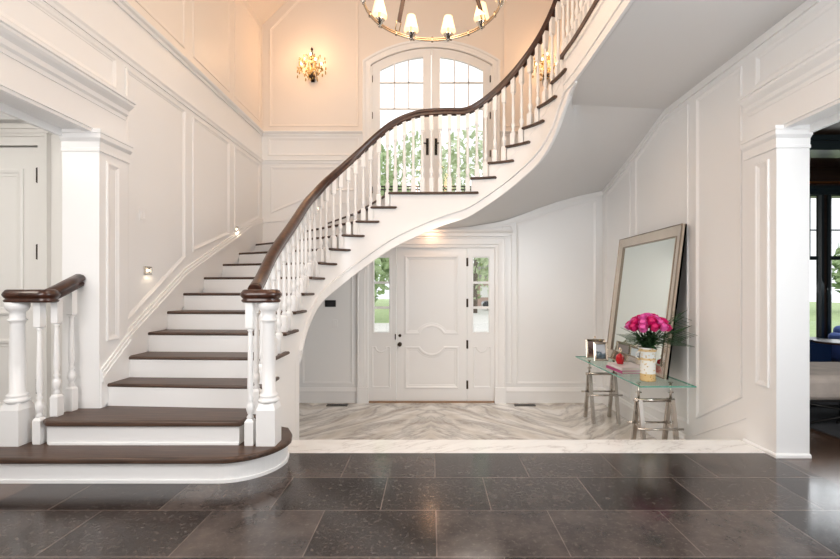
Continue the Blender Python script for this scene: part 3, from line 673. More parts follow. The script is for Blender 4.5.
for n in range(15, 21):
    s0, s1 = st_of(n)+.035, st_of(n+1)+.03
    for f in (.25, .75): bal_at(s0+(s1-s0)*f, n*R)
s = st_of(21)+.08
while s < CH[-1]-1.9: bal_at(s, ZU); s += .125
def newel(x, y, z0, z1, name='newel_post', par=sp):
    m = MB(); w = .072; h = .32; L = z1-z0
    m.sq([(w*.98,0),(w,.004),(w,h-.05),(w*.98,h-.045),(w*.80,h-.004),(w*.72,h)], (x,y,z0))
    m.lathe([(.062,h-.005),(.078,h+.008),(.080,h+.022),(.066,h+.034),(.062,h+.042),(.070,h+.05),(.066,h+.06),(.049,h+.075),(.051,h+.3),(.045,L-.17),(.048,L-.15),(.060,L-.142),(.060,L-.13),(.048,L-.122),(.048,L-.075),(.066,L-.06),(.074,L-.045),(.076,L-.03),(.076,L)], (x,y,z0), n=28)
    return par(m.obj(name, TRIMW))
newel(-1.245, 3.455, .19, 1.275)

# ---- short balustrade on the left of the first steps
LB = empty('stair_balustrade', (-3.17, 3.45, .19)); tag(LB, 'short white balustrade with dark rail beside the left opening', 'balustrade')
lbp = lambda o: lp(o, LB)
newel(-3.17, 3.45, .19, 1.275, par=lbp)
put_bal(-3.005, 3.455, .19, 1.285, 0, 1.02, lbp); put_bal(-2.94, 3.535, .38, 1.31, 0, 1.02, lbp); put_bal(-2.945, 3.685, .38, 1.37, 0, 1.02, lbp)
m = MB(); stadium(m, -3.17, -2.955, 3.45, CAPP); lbp(m.obj('handrail_cap', RAILM))
railsweep([(-3.0,3.45,1.32),(-2.955,3.46,1.325),(-2.935,3.50,1.345),(-2.932,3.56,1.37),(-2.932,3.65,1.41),(-2.932,3.757,1.455)], 'handrail', lbp, 1.35)

# ================================================================== CHANDELIER
CC = Vector((.012, 3.755, 3.775)); RR = .575
CD = empty('chandelier', CC); tag(CD, 'round ring chandelier with small lit cream shades and leather straps', 'chandelier')
ring = lambda r, z, n=64: [(r*math.cos(2*PI*i/n), r*math.sin(2*PI*i/n), z) for i in range(n)]
m = MB(); m.tube(ring(RR, .009), .009, 8, True); m.obj('ring', RINGM, CD)
m = MB(); m.tube(ring(RR, -.009), .009, 8, True)
for i in range(20): a = 2*PI*i/20; m.tube([(RR*math.cos(a), RR*math.sin(a), -.022), (RR*math.cos(a), RR*math.sin(a), .022)], .013, 6)
m.obj('ring', RINGM, CD)
for i in range(10):
    a = math.radians(90-(-2.5+36*(i+.5))); cx_, cy_ = RR*math.cos(a), RR*math.sin(a)
    m = MB(); m.lathe([(.0,-.02),(.022,-.012),(.03,.012),(.05,.03),(.052,.036),(.02,.04),(.012,.06),(.0,.062)], (cx_,cy_,0), 14); m.tube([(cx_,cy_,-.03),(cx_,cy_,.05)], .012, 8); arm = m.obj('candle_cup', NICKEL, CD)
    q = MB(); q.lathe([(.011,.045),(.011,.12),(.009,.125),(.0,.126)], (cx_,cy_,0), 10); q.obj('candle', CANDLE, arm)
    q = MB(); q.lathe([(.072,.065),(.071,.070),(.040,.205)], (cx_,cy_,0), 20, caps=False); o = q.obj('shade', SHADE, arm); k = o.modifiers.new('thickness', 'SOLIDIFY'); k.thickness = .002
    q = MB(); q.sphere((cx_,cy_,.145), .013, 8, 6, (1,1,1.5)); q.obj('bulb', BULB, arm)
for a in (-35, 55, 145, 235):
    a = math.radians(90-a); c, s_ = math.cos(a), math.sin(a)
    m = MB(); m.tube([((RR)*c-.02*s_, RR*s_+.02*c, .02), ((RR-.03)*c-.025*s_, (RR-.03)*s_+.025*c, .10), ((RR-.03)*c+.025*s_, (RR-.03)*s_-.025*c, .10), (RR*c+.02*s_, RR*s_-.02*c, .02)], .005, 6)
    b_ = m.obj('buckle', GOLDN, CD)
    m = MB(); p0 = Vector(((RR-.03)*c, (RR-.03)*s_, .09)); p1 = Vector((.05*c, .05*s_, 1.15)); u = Vector((-s_, c, 0))*.019; w = Vector((c, s_, .5)).normalized()*.005
    m.loft([[p+u+w, p-u+w, p-u-w, p+u-w] for p in (p0, p0.lerp(p1, .5), p1)], True, True, False); m.obj('strap', LEATHER, CD)
m = MB(); m.lathe([(.02,1.08),(.06,1.10),(.06,1.20),(.02,1.22),(.01,1.3),(.01,3.1),(.06,3.12),(.06,3.2)], n=16); m.obj('stem', BRONZE, CD)

# ================================================================== SCONCES
def sconce(x, z, label):
    t = empty('wall_sconce', (x, YB, z)); tag(t, label, 'wall lamp', 'crystal sconces flanking the arched doors')
    m = MB(); m.lathe([(.0,-.21),(.03,-.20),(.055,-.16),(.05,-.12),(.02,-.09),(.012,.1),(.018,.2),(.01,.26),(.022,.29),(.0,.33)], (0,-.07,0), 12); m.box(-.03,.03,-.02,0,-.22,-.06); m.tube([(0,-.01,-.14),(0,-.07,-.14)], .012, 6); m.obj('stem', BRONZE, t)
    for a, h in ((-165,-.02),(-120,.02),(-60,.02),(-15,-.02),(-90,.12)):
        a = math.radians(a); r = .17 if h < .1 else .10; c, s_ = math.cos(a), math.sin(a)*.7
        m = MB(); m.tube([(0,-.07,-.12),(r*.4*c,-.07+r*.4*s_,-.16),(r*.8*c,-.07+r*.8*s_,-.12),(r*c,-.07+r*s_,-.03+h)], .006, 6)
        m.lathe([(.008,0),(.028,.008),(.026,.014),(.009,.018),(.009,.06),(.0,.062)], (r*c,-.07+r*s_,-.03+h), 10); arm = m.obj('arm', GOLDN, t)
        q = MB(); q.sphere((r*c,-.07+r*s_,.055+h), .014, 8, 6, (1,1,1.9)); q.obj('bulb', BULB, arm)
        q = MB(); q.tube([(r*.3*c,-.07+r*.3*s_,.12),(r*.8*c,-.07+r*.8*s_,.17),(r*.95*c,-.07+r*.95*s_,.12)], .004, 5); q.obj('branch', GOLDN, t)
    q = MB(); rnd = random.Random(3)
    for i in range(110):
        a = rnd.uniform(-PI, 0); rr_ = rnd.choice((.05,.10,.16,.20,.23)); zz = rnd.uniform(-.24,.16)*(1 if rr_ < .15 else .8); 
        q.sphere((rr_*math.cos(a), -.07+rr_*.75*math.sin(a), zz), .011+.006*rnd.random(), 6, 4, (.8,.8,1.7))
    o = q.obj('crystal_drops', AMBER, t); o['kind'] = 'stuff'
    L = bpy.data.lights.new('sconce_lamp', 'POINT'); L.energy = 15; L.color = (1., .58, .30); L.shadow_soft_size = .12
    lo_ = bpy.data.objects.new('sconce_lamp', L); col.objects.link(lo_); lo_.location = (x, YB-.30, z+.05)
    return t
sconce(bx(313), bz(69), 'crystal wall sconce on bare warm wall left of the arched doors')
sconce(bx(545), bz(69), 'crystal wall sconce partly hidden behind the upper right balusters')

# ================================================================== WALL FITTINGS
def lw(px, py, D=None): 
    D = -XL*F/(VX-px); return D, H+(YH-py)*D/F
y_, z_ = lw(142.5, 215); t = empty('light_switch', (XL, y_, z_)); tag(t, 'white rocker light switch on left stair wall panel', 'switch')
m = MB(); m.box(0,.008,-.055,.055,-.062,.062); m.obj('plate', TRIMW, t, bevel=.003); 
for s_ in (-.024,.024):
    m = MB(); m.box(.006,.013,s_-.018,s_+.018,-.036,.036); m.obj('rocker', TRIMW, t, bevel=.002)
def steplight(loc, side, label, e=1.2):
    t = empty('step_light', loc, 0 if side == 'L' else -PI/2); tag(t, label, 'step light')
    m = MB(); m.mould(rect(-.06,.06,-.04,.04), [(0,0),(0,.010),(.016,.012),(.02,.002)], lambda u, v, h: (h, u, v)); m.add([(.002,-.045,-.025),(.002,.045,-.025),(.002,.045,.025),(.002,-.045,.025)], [(0,1,2,3)]); m.obj('plate', NICKEL, t)
    m = MB(); m.lathe([(.013,.0),(.013,.008),(0,.012)], n=12); m.v = [(.002+z, x, y) for x, y, z in m.v]; m.obj('lens', SPOTL, t)
    L = bpy.data.lights.new('step_lamp', 'SPOT'); L.energy = e*.7; L.color = (1,.8,.55); L.spot_size = 2.2; L.spot_blend = 1; L.shadow_soft_size = .02
    o = bpy.data.objects.new('step_lamp', L); col.objects.link(o); v = Vector((1,0,0)) if side == 'L' else Vector((0,-1,0))
    o.location = Vector(loc)+v*.04; o.rotation_euler = (-v*.35+Vector((0,0,-1))).to_track_quat('-Z','Y').to_euler()
y_, z_ = lw(147.5, 270.5); steplight((XL, y_, z_), 'L', 'square silver step light low on the left wall near the lower treads')
y_, z_ = lw(236, 229); steplight((XL, y_, z_), 'L', 'lit step light glowing on the far end of the left stair wall', 2.5)
steplight((bx(317), YB, bz(205)), 'B', 'lit step light on the back wall behind the curved handrail', 2.0)
t = empty('thermostat', (bx(330.5), YB, bz(303.5))); tag(t, 'small black wall keypad under the stair arch', 'keypad')
m = MB(); m.box(-.09,.09,-.02,0,-.055,.055); m.obj('case', BLACK, t, bevel=.006); m = MB(); m.box(-.07,.07,-.0215,-.02,-.035,.035); m.obj('screen', simple('dark_screen', (.03,.03,.035), .1), t)
t = empty('light_switch', (bx(335), YB, bz(323.5))); tag(t, 'white light switch below the black keypad under the stair', 'switch')
m = MB(); m.box(-.045,.045,-.008,0,-.062,.062); m.obj('plate', TRIMW, t, bevel=.003); m = MB(); m.box(-.017,.017,-.013,-.006,-.034,.034); m.obj('rocker', WHITE, t)
def vent(x, y, label):
    t = empty('floor_vent', (x, y, ZL)); tag(t, label, 'vent')
    m = MB(); m.mould(rect(-.17,.17,-.06,.06), [(0,0),(0,.006),(.02,.006),(.02,0)], lambda u, v, h: (u, v, h)); m.box(-.15,.15,-.04,.04,0,.0015); m.obj('frame', GRILLE, t)
    for i in range(8):
        m = MB(); m.box(-.14+.036*i,-.128+.036*i,-.045,.045,.001,.005); m.obj('slat', BLACK, t)
vent(bx(339.5), 7.28, 'dark floor vent left of the entry door'); vent(bx(522.5), 7.28, 'dark floor vent right of the entry door')

# ================================================================== CONSOLE TABLE and what stands on it
ZT = .377
CT = empty('console_table', (2.42, 5.6, ZL)); tag(CT, 'glass console table on chrome trestles along right wall', 'table')
cp = lambda o: lp(o, CT)
m = MB(); m.box(2.15,2.72,4.62,6.68,ZT-.012,ZT); cp(m.obj('tabletop', GLASS))
m = MB()
for a in ((2.146,2.151,4.616,6.684),(2.719,2.724,4.616,6.684),(2.15,2.72,4.616,4.621),(2.15,2.72,6.679,6.684)): m.box(*a, ZT-.0125, ZT+.0005)
cp(m.obj('polished_edge', GEDGE))
def bar(m, a, b, w=.019):
    a, b = Vector(a), Vector(b); d = (b-a).normalized(); u = d.cross(Vector((1,0,0))); u = u.normalized() if u.length > .01 else Vector((0,1,0)); v = d.cross(u)
    m.loft([[p+u*w+v*w, p-u*w+v*w, p-u*w-v*w, p+u*w-v*w] for p in (a, b)], True, True, False)
for yc in (4.92, 6.45):
    T = cp(MB().tube([(2.22,yc,.16),(2.66,yc,.16)], .02, 10).obj('trestle', PEWTER))
    def tpart(m, name): 
        o = m.obj(name, PEWTER); o.parent = T; o.matrix_parent_inverse = Matrix.Translation(CT.location).inverted(); 
        T_inv = T.matrix_parent_inverse; o.matrix_parent_inverse = Matrix.Identity(4); return o
    for x in (2.27, 2.62):
        for s_ in (-1, 1):
            m = MB(); bar(m, (x, yc+s_*.03, .17), (x, yc+s_*.17, ZL+.001), .021); tpart(m, 'leg')
        m = MB(); bar(m, (x, yc-.13, -.12), (x, yc+.13, -.12), .012); tpart(m, 'cross_bar')
        m = MB(); m.tube([(x, yc, .15),(x, yc, ZT-.024)], .013, 10); m.lathe([(.024,0),(.024,.01)], (x,yc,ZT-.029), 12); m.tube([(x-.03,yc,.245),(x+.03,yc,.245)], .008, 8); tpart(m, 'height_post')
    for z in (-.12,):
        m = MB(); m.tube([(2.2, yc+.128, z),(2.69, yc+.128, z)], .012, 8); m.tube([(2.2, yc-.128, z),(2.69, yc-.128, z)], .012, 8); tpart(m, 'rail')
# mirror leaning on the wall
MR = empty('leaning_mirror', (2.60, 5.75, ZT+.004)); tag(MR, 'large silver framed mirror leaning against right wall behind the roses', 'mirror')
hw, hh, fw = .82, 1.72, .135
tilt = math.atan2(.205, 1.70)
def mm(m):   # local (u along y, v up, w toward room) 
    m.v = [(math.sin(tilt)*v-math.cos(tilt)*w, u, math.cos(tilt)*v+math.sin(tilt)*w) for u, v, w in m.v]; return m
m = MB(); m.prism(rect(-hw,hw,0,hh), 0, .02); mm(m).obj('backing', simple('mirror_backing', (.12,.11,.11), .7), MR)
m = MB(); m.add([(-hw+fw,fw,.024),(hw-fw,fw,.024),(hw-fw,hh-fw,.024),(-hw+fw,hh-fw,.024)], [(0,1,2,3)]); mm(m).obj('mirror_glass', MIRR, MR)
m = MB(); m.mould(rect(-hw,hw,0,hh), [(0,.0),(.0,.045),(.012,.052),(fw-.012,.034),(fw,.022)], lambda u, v, h: (u, v, h)); mm(m).obj('frame', MFRAME, MR)
m = MB(); m.mould(rect(-hw,hw,0,hh), [(.0,.046),(.0,.056),(.012,.056),(.012,.05)], lambda u, v, h: (u, v, h)); m.mould(rect(-hw,hw,0,hh), [(fw-.014,.03),(fw-.014,.042),(fw,.038),(fw,.022)], lambda u, v, h: (u, v, h)); mm(m).obj('beading', MEDGE, MR)
# photo frames
def pframe(x, y, w, h, rz_, label, pic):
    t = empty('photo_frame', (x, y, ZT+.003), rz_); tag(t, label, 'photo frame')
    tl = math.radians(10); sn, cs_ = math.sin(tl), math.cos(tl)
    def fm(m): m.v = [(u, v*sn-q*cs_, v*cs_+q*sn) for u, v, q in m.v]; return m
    m = MB(); m.mould(rect(-w/2,w/2,0,h), [(0,0),(0,.016),(.008,.020),(.03,.014),(.034,.004)], lambda u, v, q: (u, v, q)); m.prism(rect(-w/2,w/2,0,h), -.004, 0); fm(m).obj('frame', MFRAME, t)
    m = MB(); m.add([(-w/2+.03,.03,.004),(w/2-.03,.03,.004),(w/2-.03,h-.03,.004),(-w/2+.03,h-.03,.004)], [(0,1,2,3)]); fm(m).obj('photo', pic, t)
    m = MB(); m.tube([(-.02,0+h*sn,h*cs_+.0),(0,h*sn,h*cs_+.03),(.02,h*sn,h*cs_)], .004, 6); m.sphere((0,h*sn,h*cs_+.035),.009); m.obj('bow', GOLDN, t)
    m = MB(); m.add([(-.02,h*sn*.8+.006,h*.8),(.02,h*sn*.8+.006,h*.8),(.03,.13,0),(-.03,.13,0)], [(0,1,2,3)]); o = m.obj('stand', BRONZE, t); k = o.modifiers.new('thickness', 'SOLIDIFY'); k.thickness = .004
def picmat(name, top, mid, low):
    m, nt, b = newmat(name); S(b, Roughness=.3)
    tc = nt.nodes.new('ShaderNodeTexCoord'); sp_ = nt.nodes.new('ShaderNodeSeparateXYZ'); nz = nt.nodes.new('ShaderNodeTexNoise'); nz.inputs['Scale'].default_value = 22
    ad = nt.nodes.new('ShaderNodeMath'); ad.operation = 'MULTIPLY_ADD'; ad.inputs[1].default_value = 3.5
    r = nt.nodes.new('ShaderNodeValToRGB'); e = r.color_ramp.elements; e[0].position = .55; e[0].color = (*low, 1); e[1].position = .98; e[1].color = (*top, 1); k = e.new(.8); k.color = (*mid, 1)
    nt.links.new(tc.outputs['Object'], sp_.inputs[0]); nt.links.new(tc.outputs['Object'], nz.inputs['Vector']); nt.links.new(sp_.outputs['Z'], ad.inputs[0]); nt.links.new(nz.outputs['Fac'], ad.inputs[2]); nt.links.new(ad.outputs[0], r.inputs['Fac']); nt.links.new(r.outputs[0], b.inputs['Base Color'])
    return m
pframe(2.38, 6.50, .27, .27, math.radians(-6), 'wide silver photo frame at the back, partly behind the smaller one', picmat('dark_portrait', (.20,.13,.12), (.05,.03,.03), (.30,.16,.13)))
pframe(2.35, 6.22, .19, .26, math.radians(-4), 'small silver photo frame standing in front of the wider one', picmat('outdoor_snapshot', (.65,.70,.78), (.10,.16,.22), (.04,.05,.05)))
# books
def book(x, y, z, w, l, h, rz_, cm_, label):
    t = empty('book', (x, y, z), rz_); tag(t, label, 'book')
    m = MB(); m.box(-w/2,w/2,-l/2,l/2,0,.004); m.box(-w/2,w/2,-l/2,l/2,h-.004,h); m.box(-w/2,-w/2+.004,-l/2,l/2,0,h); m.obj('cover', cm_, t)
    m = MB(); m.box(-w/2+.004,w/2-.006,-l/2+.006,l/2-.006,.004,h-.004); m.obj('pages', simple('page_edges', (.80,.77,.70), .8), t)
PKC = simple('magenta_book_cover', (.50,.06,.22), .4); WHC = simple('white_book_cover', (.82,.76,.76), .35)
book(2.38, 5.50, ZT+.002, .30, .42, .032, .06, PKC, 'magenta hardcover book at the bottom of the stack')
book(2.385, 5.50, ZT+.036, .29, .40, .036, .02, WHC, 'white and pink hardcover book on top of the magenta one')
m = MB(); m.box(2.238,2.242,5.33,5.67,ZT+.045,ZT+.056)
# red bottle
t = empty('glass_bottle', (2.335, 5.56, ZT+.074)); tag(t, 'small red glass bottle with clear stopper on books', 'bottle')
m = MB(); m.lathe([(.0,0),(.035,0),(.046,.03),(.052,.07),(.046,.10),(.022,.115),(.018,.125),(.0,.126)], n=18); m.obj('body', RED, t)
m = MB(); m.lathe([(.012,.124),(.012,.14),(.026,.15),(.022,.175),(.008,.20),(0,.21)], n=12); m.obj('stopper', CRYS, t)
# vase and flowers
VX_, VY_ = 2.36, 4.90
t = empty('vase', (VX_, VY_, ZT+.001)); tag(t, 'patterned ochre and white porcelain vase holding pink roses', 'vase')
m = MB(); m.lathe([(.0,0),(.078,0),(.082,.01),(.078,.03),(.078,.29),(.088,.33),(.104,.365),(.098,.366),(.080,.33),(.070,.28),(.07,.03),(0,.02)], n=28, caps=False); m.obj('body', VASEM, t)
m = MB(); m.tube([(-.085,0,.33),(-.125,0,.30),(-.13,0,.26),(-.08,0,.22)], .010, 8); m.obj('handle', VASEM, t)
def rose(mat):
    t = empty('rose'); m = MB()
    m.lathe([(.0,.0),(.020,.006),(.030,.03),(.028,.055),(.016,.07),(.0,.066)], n=12)
    for k in range(9):
        a = k*2.4; r0 = .020+.0016*k; pts = []
        rings = []
        for j in range(5):
            v = j/4; rr_ = r0*(1+.35*math.sin(v*PI*.7))+(.006 if j == 4 else 0); z = .008+v*(.062-.001*k)
            rings.append([(rr_*math.cos(a+w*.75), rr_*math.sin(a+w*.75), z-.010*abs(w)*v) for w in (-1,-.5,0,.5,1)])
        m.loft(rings, False, False, True)
    m.obj('bloom', mat, t)
    m = MB(); m.tube([(0,0,.004),(0,0,-.05),(0,0,-.16)], .0035, 6); m.obj('stem', GREEN, t)
    return t
protos = [rose(PINK), rose(PINKD)]
rnd = random.Random(5); k = 0
for lev, (cnt, rad, z) in enumerate(((1,0,.135),(6,.065,.12),(10,.125,.085),(11,.165,.04))):
    for i in range(cnt):
        p = protos[k % 2]; o = p if k < 2 else copy_tree(p)
        a = 2*PI*i/cnt+lev*.4; x = rad*math.cos(a); y = rad*math.sin(a)
        o.location = (VX_+x+rnd.uniform(-.008,.008), VY_+y, ZT+.52+z+rnd.uniform(-.012,.012))
        tl = rad*2.6; o.rotation_euler = Vector((x, y, .22)).to_track_quat('Z','Y').to_euler(); o.scale = (1.12,)*3
        tag(o, 'pink rose in the tight bouquet above the patterned vase', 'rose', 'pink roses in the vase'); k += 1
t = empty('foliage', (VX_, VY_, ZT+.30)); tag(t, 'dark green leaves filling the bouquet under the roses', 'leaves', kind='stuff')
def leafblade(m, a, b, w, bend=.0):
    a, b = Vector(a), Vector(b); d = b-a; u = d.cross(Vector((0,0,1))).normalized(); n_ = 6; L_, R_ = [], []
    for i in range(n_+1):
        f = i/n_; p = a.lerp(b, f)+Vector((0,0,-bend*f*f+bend*.3*math.sin(f*PI))); ww = w*math.sin(min(1, f*.92+.08)*PI)**.7
        L_.append(p-u*ww); R_.append(p+u*ww)
    m.loft([L_, [ (x+y)/2+Vector((0,0,.004)) for x, y in zip(L_, R_)], R_], False, False, True)
m = MB()
for i in range(120):
    a = rnd.uniform(0, 2*PI); r1 = rnd.uniform(.10,.23); z1 = rnd.uniform(.08,.27); st0 = (rnd.uniform(-.05,.05), rnd.uniform(-.05,.05), rnd.uniform(.04,.16))
    leafblade(m, st0, (r1*math.cos(a), r1*math.sin(a), z1), rnd.uniform(.012,.022), .03)
t2 = m.obj('leaves', GREEN, t); t2['kind'] = 'stuff'
for i, (dx, dy, dz) in enumerate(((.34,.05,.22),(.36,-.06,.12),(.33,.1,.04),(.30,-.1,.30),(-.26,-.05,.02),(-.24,-.12,.10),(.36,.0,-.02))):
    t = empty('palm_frond', (VX_, VY_, ZT+.44))
    tag(t, 'thin dark palm frond fanning out of the bouquet sideways', 'leaf', 'palm fronds in the bouquet')
    m = MB(); m.tube([(0,0,-.06),(dx*.5,dy*.5,dz*.6),(dx,dy,dz)], .003, 5); m.obj('stem', GREEN, t)
    m = MB(); dd = Vector((dx,dy,dz))
    for j in range(8):
        f = .3+.7*j/8
        for s_ in (-1,1): leafblade(m, dd*f, dd*f+Vector((dx*.42, s_*.05, s_*.05)), .004, .0)
    m.obj('leaflets', GREEN, t)

# ================================================================== ROOM ON THE RIGHT
FY = 8.25
def rx(px): return (px-VX)*FY/F
def rzz(py): return H+(YH-py)*FY/F
wx = [(rx(796), rx(818)), (rx(831.5), rx(854)), (rx(867), rx(890))]; z0, z1 = rzz(338), rzz(196)
m = MB(); m.box(XR+.22, wx[0][0], FY, FY+.2, 0, 3.65)
for a, b in zip(wx, wx[1:]): m.box(a[1], b[0], FY, FY+.04, z0, z1)
m.box(wx[-1][1], 10.5, FY, FY+.2, 0, 3.65); m.box(wx[0][0], wx[-1][1], FY, FY+.2, 0, z0); m.box(wx[0][0], wx[-1][1], FY, FY+.2, z1, 3.65)
RW = st(m.obj('wall_living_room', DARKWOOD))
m = MB(); m.box(XR+WT, 10.5, FY-.06, FY, 3.30, 3.335); m.obj('copper_strip', COPPER, RW)
m = MB(); m.prism([(0,0),(.05,0),(.07,.05),(.12,.09),(.12,.14),(0,.14)], XR+WT, 10.5, lambda u, v, w: (w, FY-u, 3.1+v)); m.obj('cornice', TEAL, RW)
m = MB(); m.box(10.5, 10.7, -3, FY+.2, 0, 3.65); st(m.obj('wall_living_room_side', DARKWOOD))
m = MB(); m.box(XR+WT, 10.5, -3, FY, 3.62, 3.75); st(m.obj('ceiling_living_room', CEILWOOD))
for k, y in enumerate((2.4, 4.6, 6.75)):
    m = MB(); m.box(XR+WT, 10.5, y-.2, y+.2, 3.40, 3.62); m.box(XR+WT, 10.5, y-.26, y+.26, 3.53, 3.60); st(m.obj('trim_%d' % (k+3), TEAL))
for k, (a, b) in enumerate(wx):
    W = st(empty('window_%d' % (k+3), ((a+b)/2, FY, z0)))
    m = MB(); dmf = lambda u, v, h: (u, FY-h, v); m.mould(rect(a-.09, b+.09, z0-.09, z1+.09), [(0,0),(0,.03),(.05,.035),(.09,.005),(.09,-.02)], dmf); lp(m.obj('window_frame', TEAL), W)
    m = MB(); zc = rzz(258); m.box(a, b, FY, FY+.03, zc-.035, zc+.035); m.box(a, b, FY+.005, FY+.025, rzz(230)-.012, rzz(230)+.012); m.box((a+b)/2+.05, (a+b)/2+.07, FY+.005, FY+.025, zc, z1); lp(m.obj('sash', TEAL), W)
    m = MB(); m.box(a, b, FY+.012, FY+.016, z0, z1); lp(m.obj('pane', PANE), W)
m = MB(); m.box(3.75, 8.5, 4.0, 6.6, 0, .012); tag(m.obj('rug', RUGM), 'dark charcoal rug on the wood floor of the right room', 'rug')
t = empty('bench', (4.9, 4.9, .013)); tag(t, 'long bench with mottled grey hide cushion and black crossed legs', 'bench')
tb = lambda o: lp(o, t)
m = MB(); m.box(3.6,6.1,4.42,5.35,.27,.52); tb(m.obj('cushion', HIDE, bevel=.07, seg=4))
m = MB(); m.box(3.65,6.05,4.48,5.3,.245,.285); tb(m.obj('seat_frame', BLACK))
for x in (4.45, 5.7):
    for s_ in (-1,1): m = MB(); m.tube([(x-s_*.30,4.89-.33*s_,.25),(x+s_*.30,4.89+.33*s_,.028)], .014, 8); tb(m.obj('leg', BLACK))
for y in (4.55, 5.2): m = MB(); m.tube([(4.1,y,.027),(5.9,y,.027)], .012, 8); tb(m.obj('stretcher', BLACK))
m = MB(); m.tube([(3.7,4.52,.24),(4.9,4.52,.028)], .013, 8); m.tube([(4.9,4.52,.24),(3.8,4.52,.028)], .013, 8); tb(m.obj('stretcher', BLACK))
t = empty('sofa', (8.2, 7.55, 0)); tag(t, 'bright blue velvet sofa under the dark framed windows', 'sofa'); ts = lambda o: lp(o, t)
m = MB(); m.box(7.0,9.4,6.95,7.95,.12,.36); ts(m.obj('base', BLUE, bevel=.03)); m = MB(); m.box(7.05,9.35,6.9,7.7,.36,.48); ts(m.obj('seat', BLUE, bevel=.06, seg=4))
m = MB(); m.box(7.05,9.3,7.6,7.95,.4,.74); ts(m.obj('backrest', BLUE, bevel=.09, seg=4)); m = MB(); m.box(6.97,7.2,6.95,7.95,.12,.62); ts(m.obj('armrest', BLUE, bevel=.08, seg=4))
for x in (7.05,9.3):
    for y in (7.0,7.9): m = MB(); m.lathe([(.02,0),(.03,.12)], (x,y,0), 10); ts(m.obj('leg', BLACK))
t = empty('window_seat', (5.6, 7.9, 0)); tag(t, 'navy panelled cabinet below the living room windows', 'cabinet'); tw = lambda o: lp(o, t)
m = MB(); m.box(3.6,6.9,7.75,FY,0,.47); tw(m.obj('body', NAVY)); m = MB(); m.box(3.55,6.93,7.70,FY,.47,.505); tw(m.obj('top', TEAL))
for a in (3.7, 4.3, 4.9, 5.5, 6.1): m = MB(); m.mould(rect(a,a+.5,.06,.42), [(0,0),(0,.014),(.05,.014),(.06,0)], lambda u, v, h: (u, 7.75-h, v)); tw(m.obj('door', NAVY))
t = empty('side_table', (5.85, 6.4, 0)); tag(t, 'dark side table with thin red brown top before the sofa', 'table'); tq = lambda o: lp(o, t)
m = MB(); m.lathe([(.32,.60),(.33,.615),(.32,.63)], (5.85,6.4,0), 28); tq(m.obj('tabletop', RAILM)); m = MB(); m.lathe([(.02,.02),(.02,.6)], (5.85,6.4,0), 10); tq(m.obj('stem', BLACK)); m = MB(); m.lathe([(.2,.012),(.2,.025),(.02,.04)], (5.85,6.4,0), 20); tq(m.obj('base', BLACK))

# ================================================================== OUTSIDE
m = MB(); m.add([(-60,YB+.3,-.62),(60,YB+.3,-.62),(60,90,-.62),(-60,90,-.62)], [(0,1,2,3)]); st(m.obj('floor_lawn', GRASS))
m = MB(); m.box(-9,9,YB+.25,26,-.64,-.59); m.box(1.5,16,26,55,-.64,-.59); st(m.obj('floor_driveway', PAVE))
m = MB(); m.box(-1.6,1.6,YB+.25,8.55,2.5,2.64); st(m.obj('floor_balcony', PAVE))
t = empty('balcony_railing', (0, 8.45, 2.64)); tag(t, 'black iron balcony railing outside the arched doors', 'railing'); tr = lambda o: lp(o, t)
for z in (3.30, 3.24, 2.74): m = MB(); m.tube([(-1.5,8.45,z),(1.5,8.45,z)], .014, 6); tr(m.obj('rail', BLACK))
for i in range(25): m = MB(); x = -1.5+.125*i; m.tube([(x,8.45,2.64),(x,8.45,3.30)], .008, 6); tr(m.obj('bar', BLACK))
def tree(x, y, h, r, mat, label, seed, kx=1.):
    t = empty('tree', (x, y, -.62)); tag(t, label, 'tree', 'trees beyond the driveway'); rn = random.Random(seed)
    m = MB(); m.tube([(0,0,0),(.1,0,h*.3),(0,.1,h*.55)], [.22,.16,.08], 8); m.obj('trunk', BARK, t)
    m = MB(); 
    for i in range(1500):
        a = rn.uniform(0,2*PI); ph = math.acos(rn.uniform(-1,1)); q = r*rn.uniform(.45,1.0)**.6
        c = Vector((q*math.sin(ph)*math.cos(a)*kx, q*math.sin(ph)*math.sin(a), h*.55+q*math.cos(ph)*h*.47/r)); s_ = rn.uniform(.2,.5)
        u = Vector((rn.gauss(0,1),rn.gauss(0,1),rn.gauss(0,1))).normalized(); v = u.orthogonal().normalized()
        m.add([c+u*s_, c+v*s_*.6, c-u*s_, c-v*s_*.6], [(0,1,2,3)])
    o = m.obj('crown', mat, t); o['kind'] = 'stuff'
tree(-4.6, 29, 11.5, 3.4, LEAF1, 'broad tree seen through the left sidelight', 1)
tree(3.6, 37, 15, 4.2, LEAF2, 'pale green tree seen through the right half of the balcony doors', 2)
tree(-1.6, 47, 18, 5.0, LEAF2, 'light leafy tree behind the balcony railing, centre', 3)
tree(-12, 30, 11, 3.6, LEAF1, 'large tree far left beyond the driveway', 4)
tree(22, 64, 15, 5, LEAF1, 'tall tree behind the brick house', 5)
tree(-9, 60, 19, 6, LEAF1, 'tall tree behind the lawn, left half of the balcony doors', 8)
tree(28, 40, 9, 4.2, LEAF2, 'tree on the lawn outside the living room windows', 6)
tree(38, 38, 7, 3.5, LEAF1, 'round low tree right of the living room lawn', 7)
t = empty('house', (8.5, 52, -.6)); tag(t, 'pinkish brick house across the driveway, seen in right sidelight', 'house')
m = MB(); m.box(-4,5,0,5,0,3.2); m.obj('wall', simple('pale_brick', (.52,.37,.32), .9, var=.1), t)
m = MB(); m.prism([(-4.4,3.2),(5.4,3.2),(4.2,5.0),(-3.2,5.0)], -.3, 5.3, lambda u, v, w: (u, w, v)); m.obj('roof', simple('grey_shingles', (.4,.38,.37), .9), t)
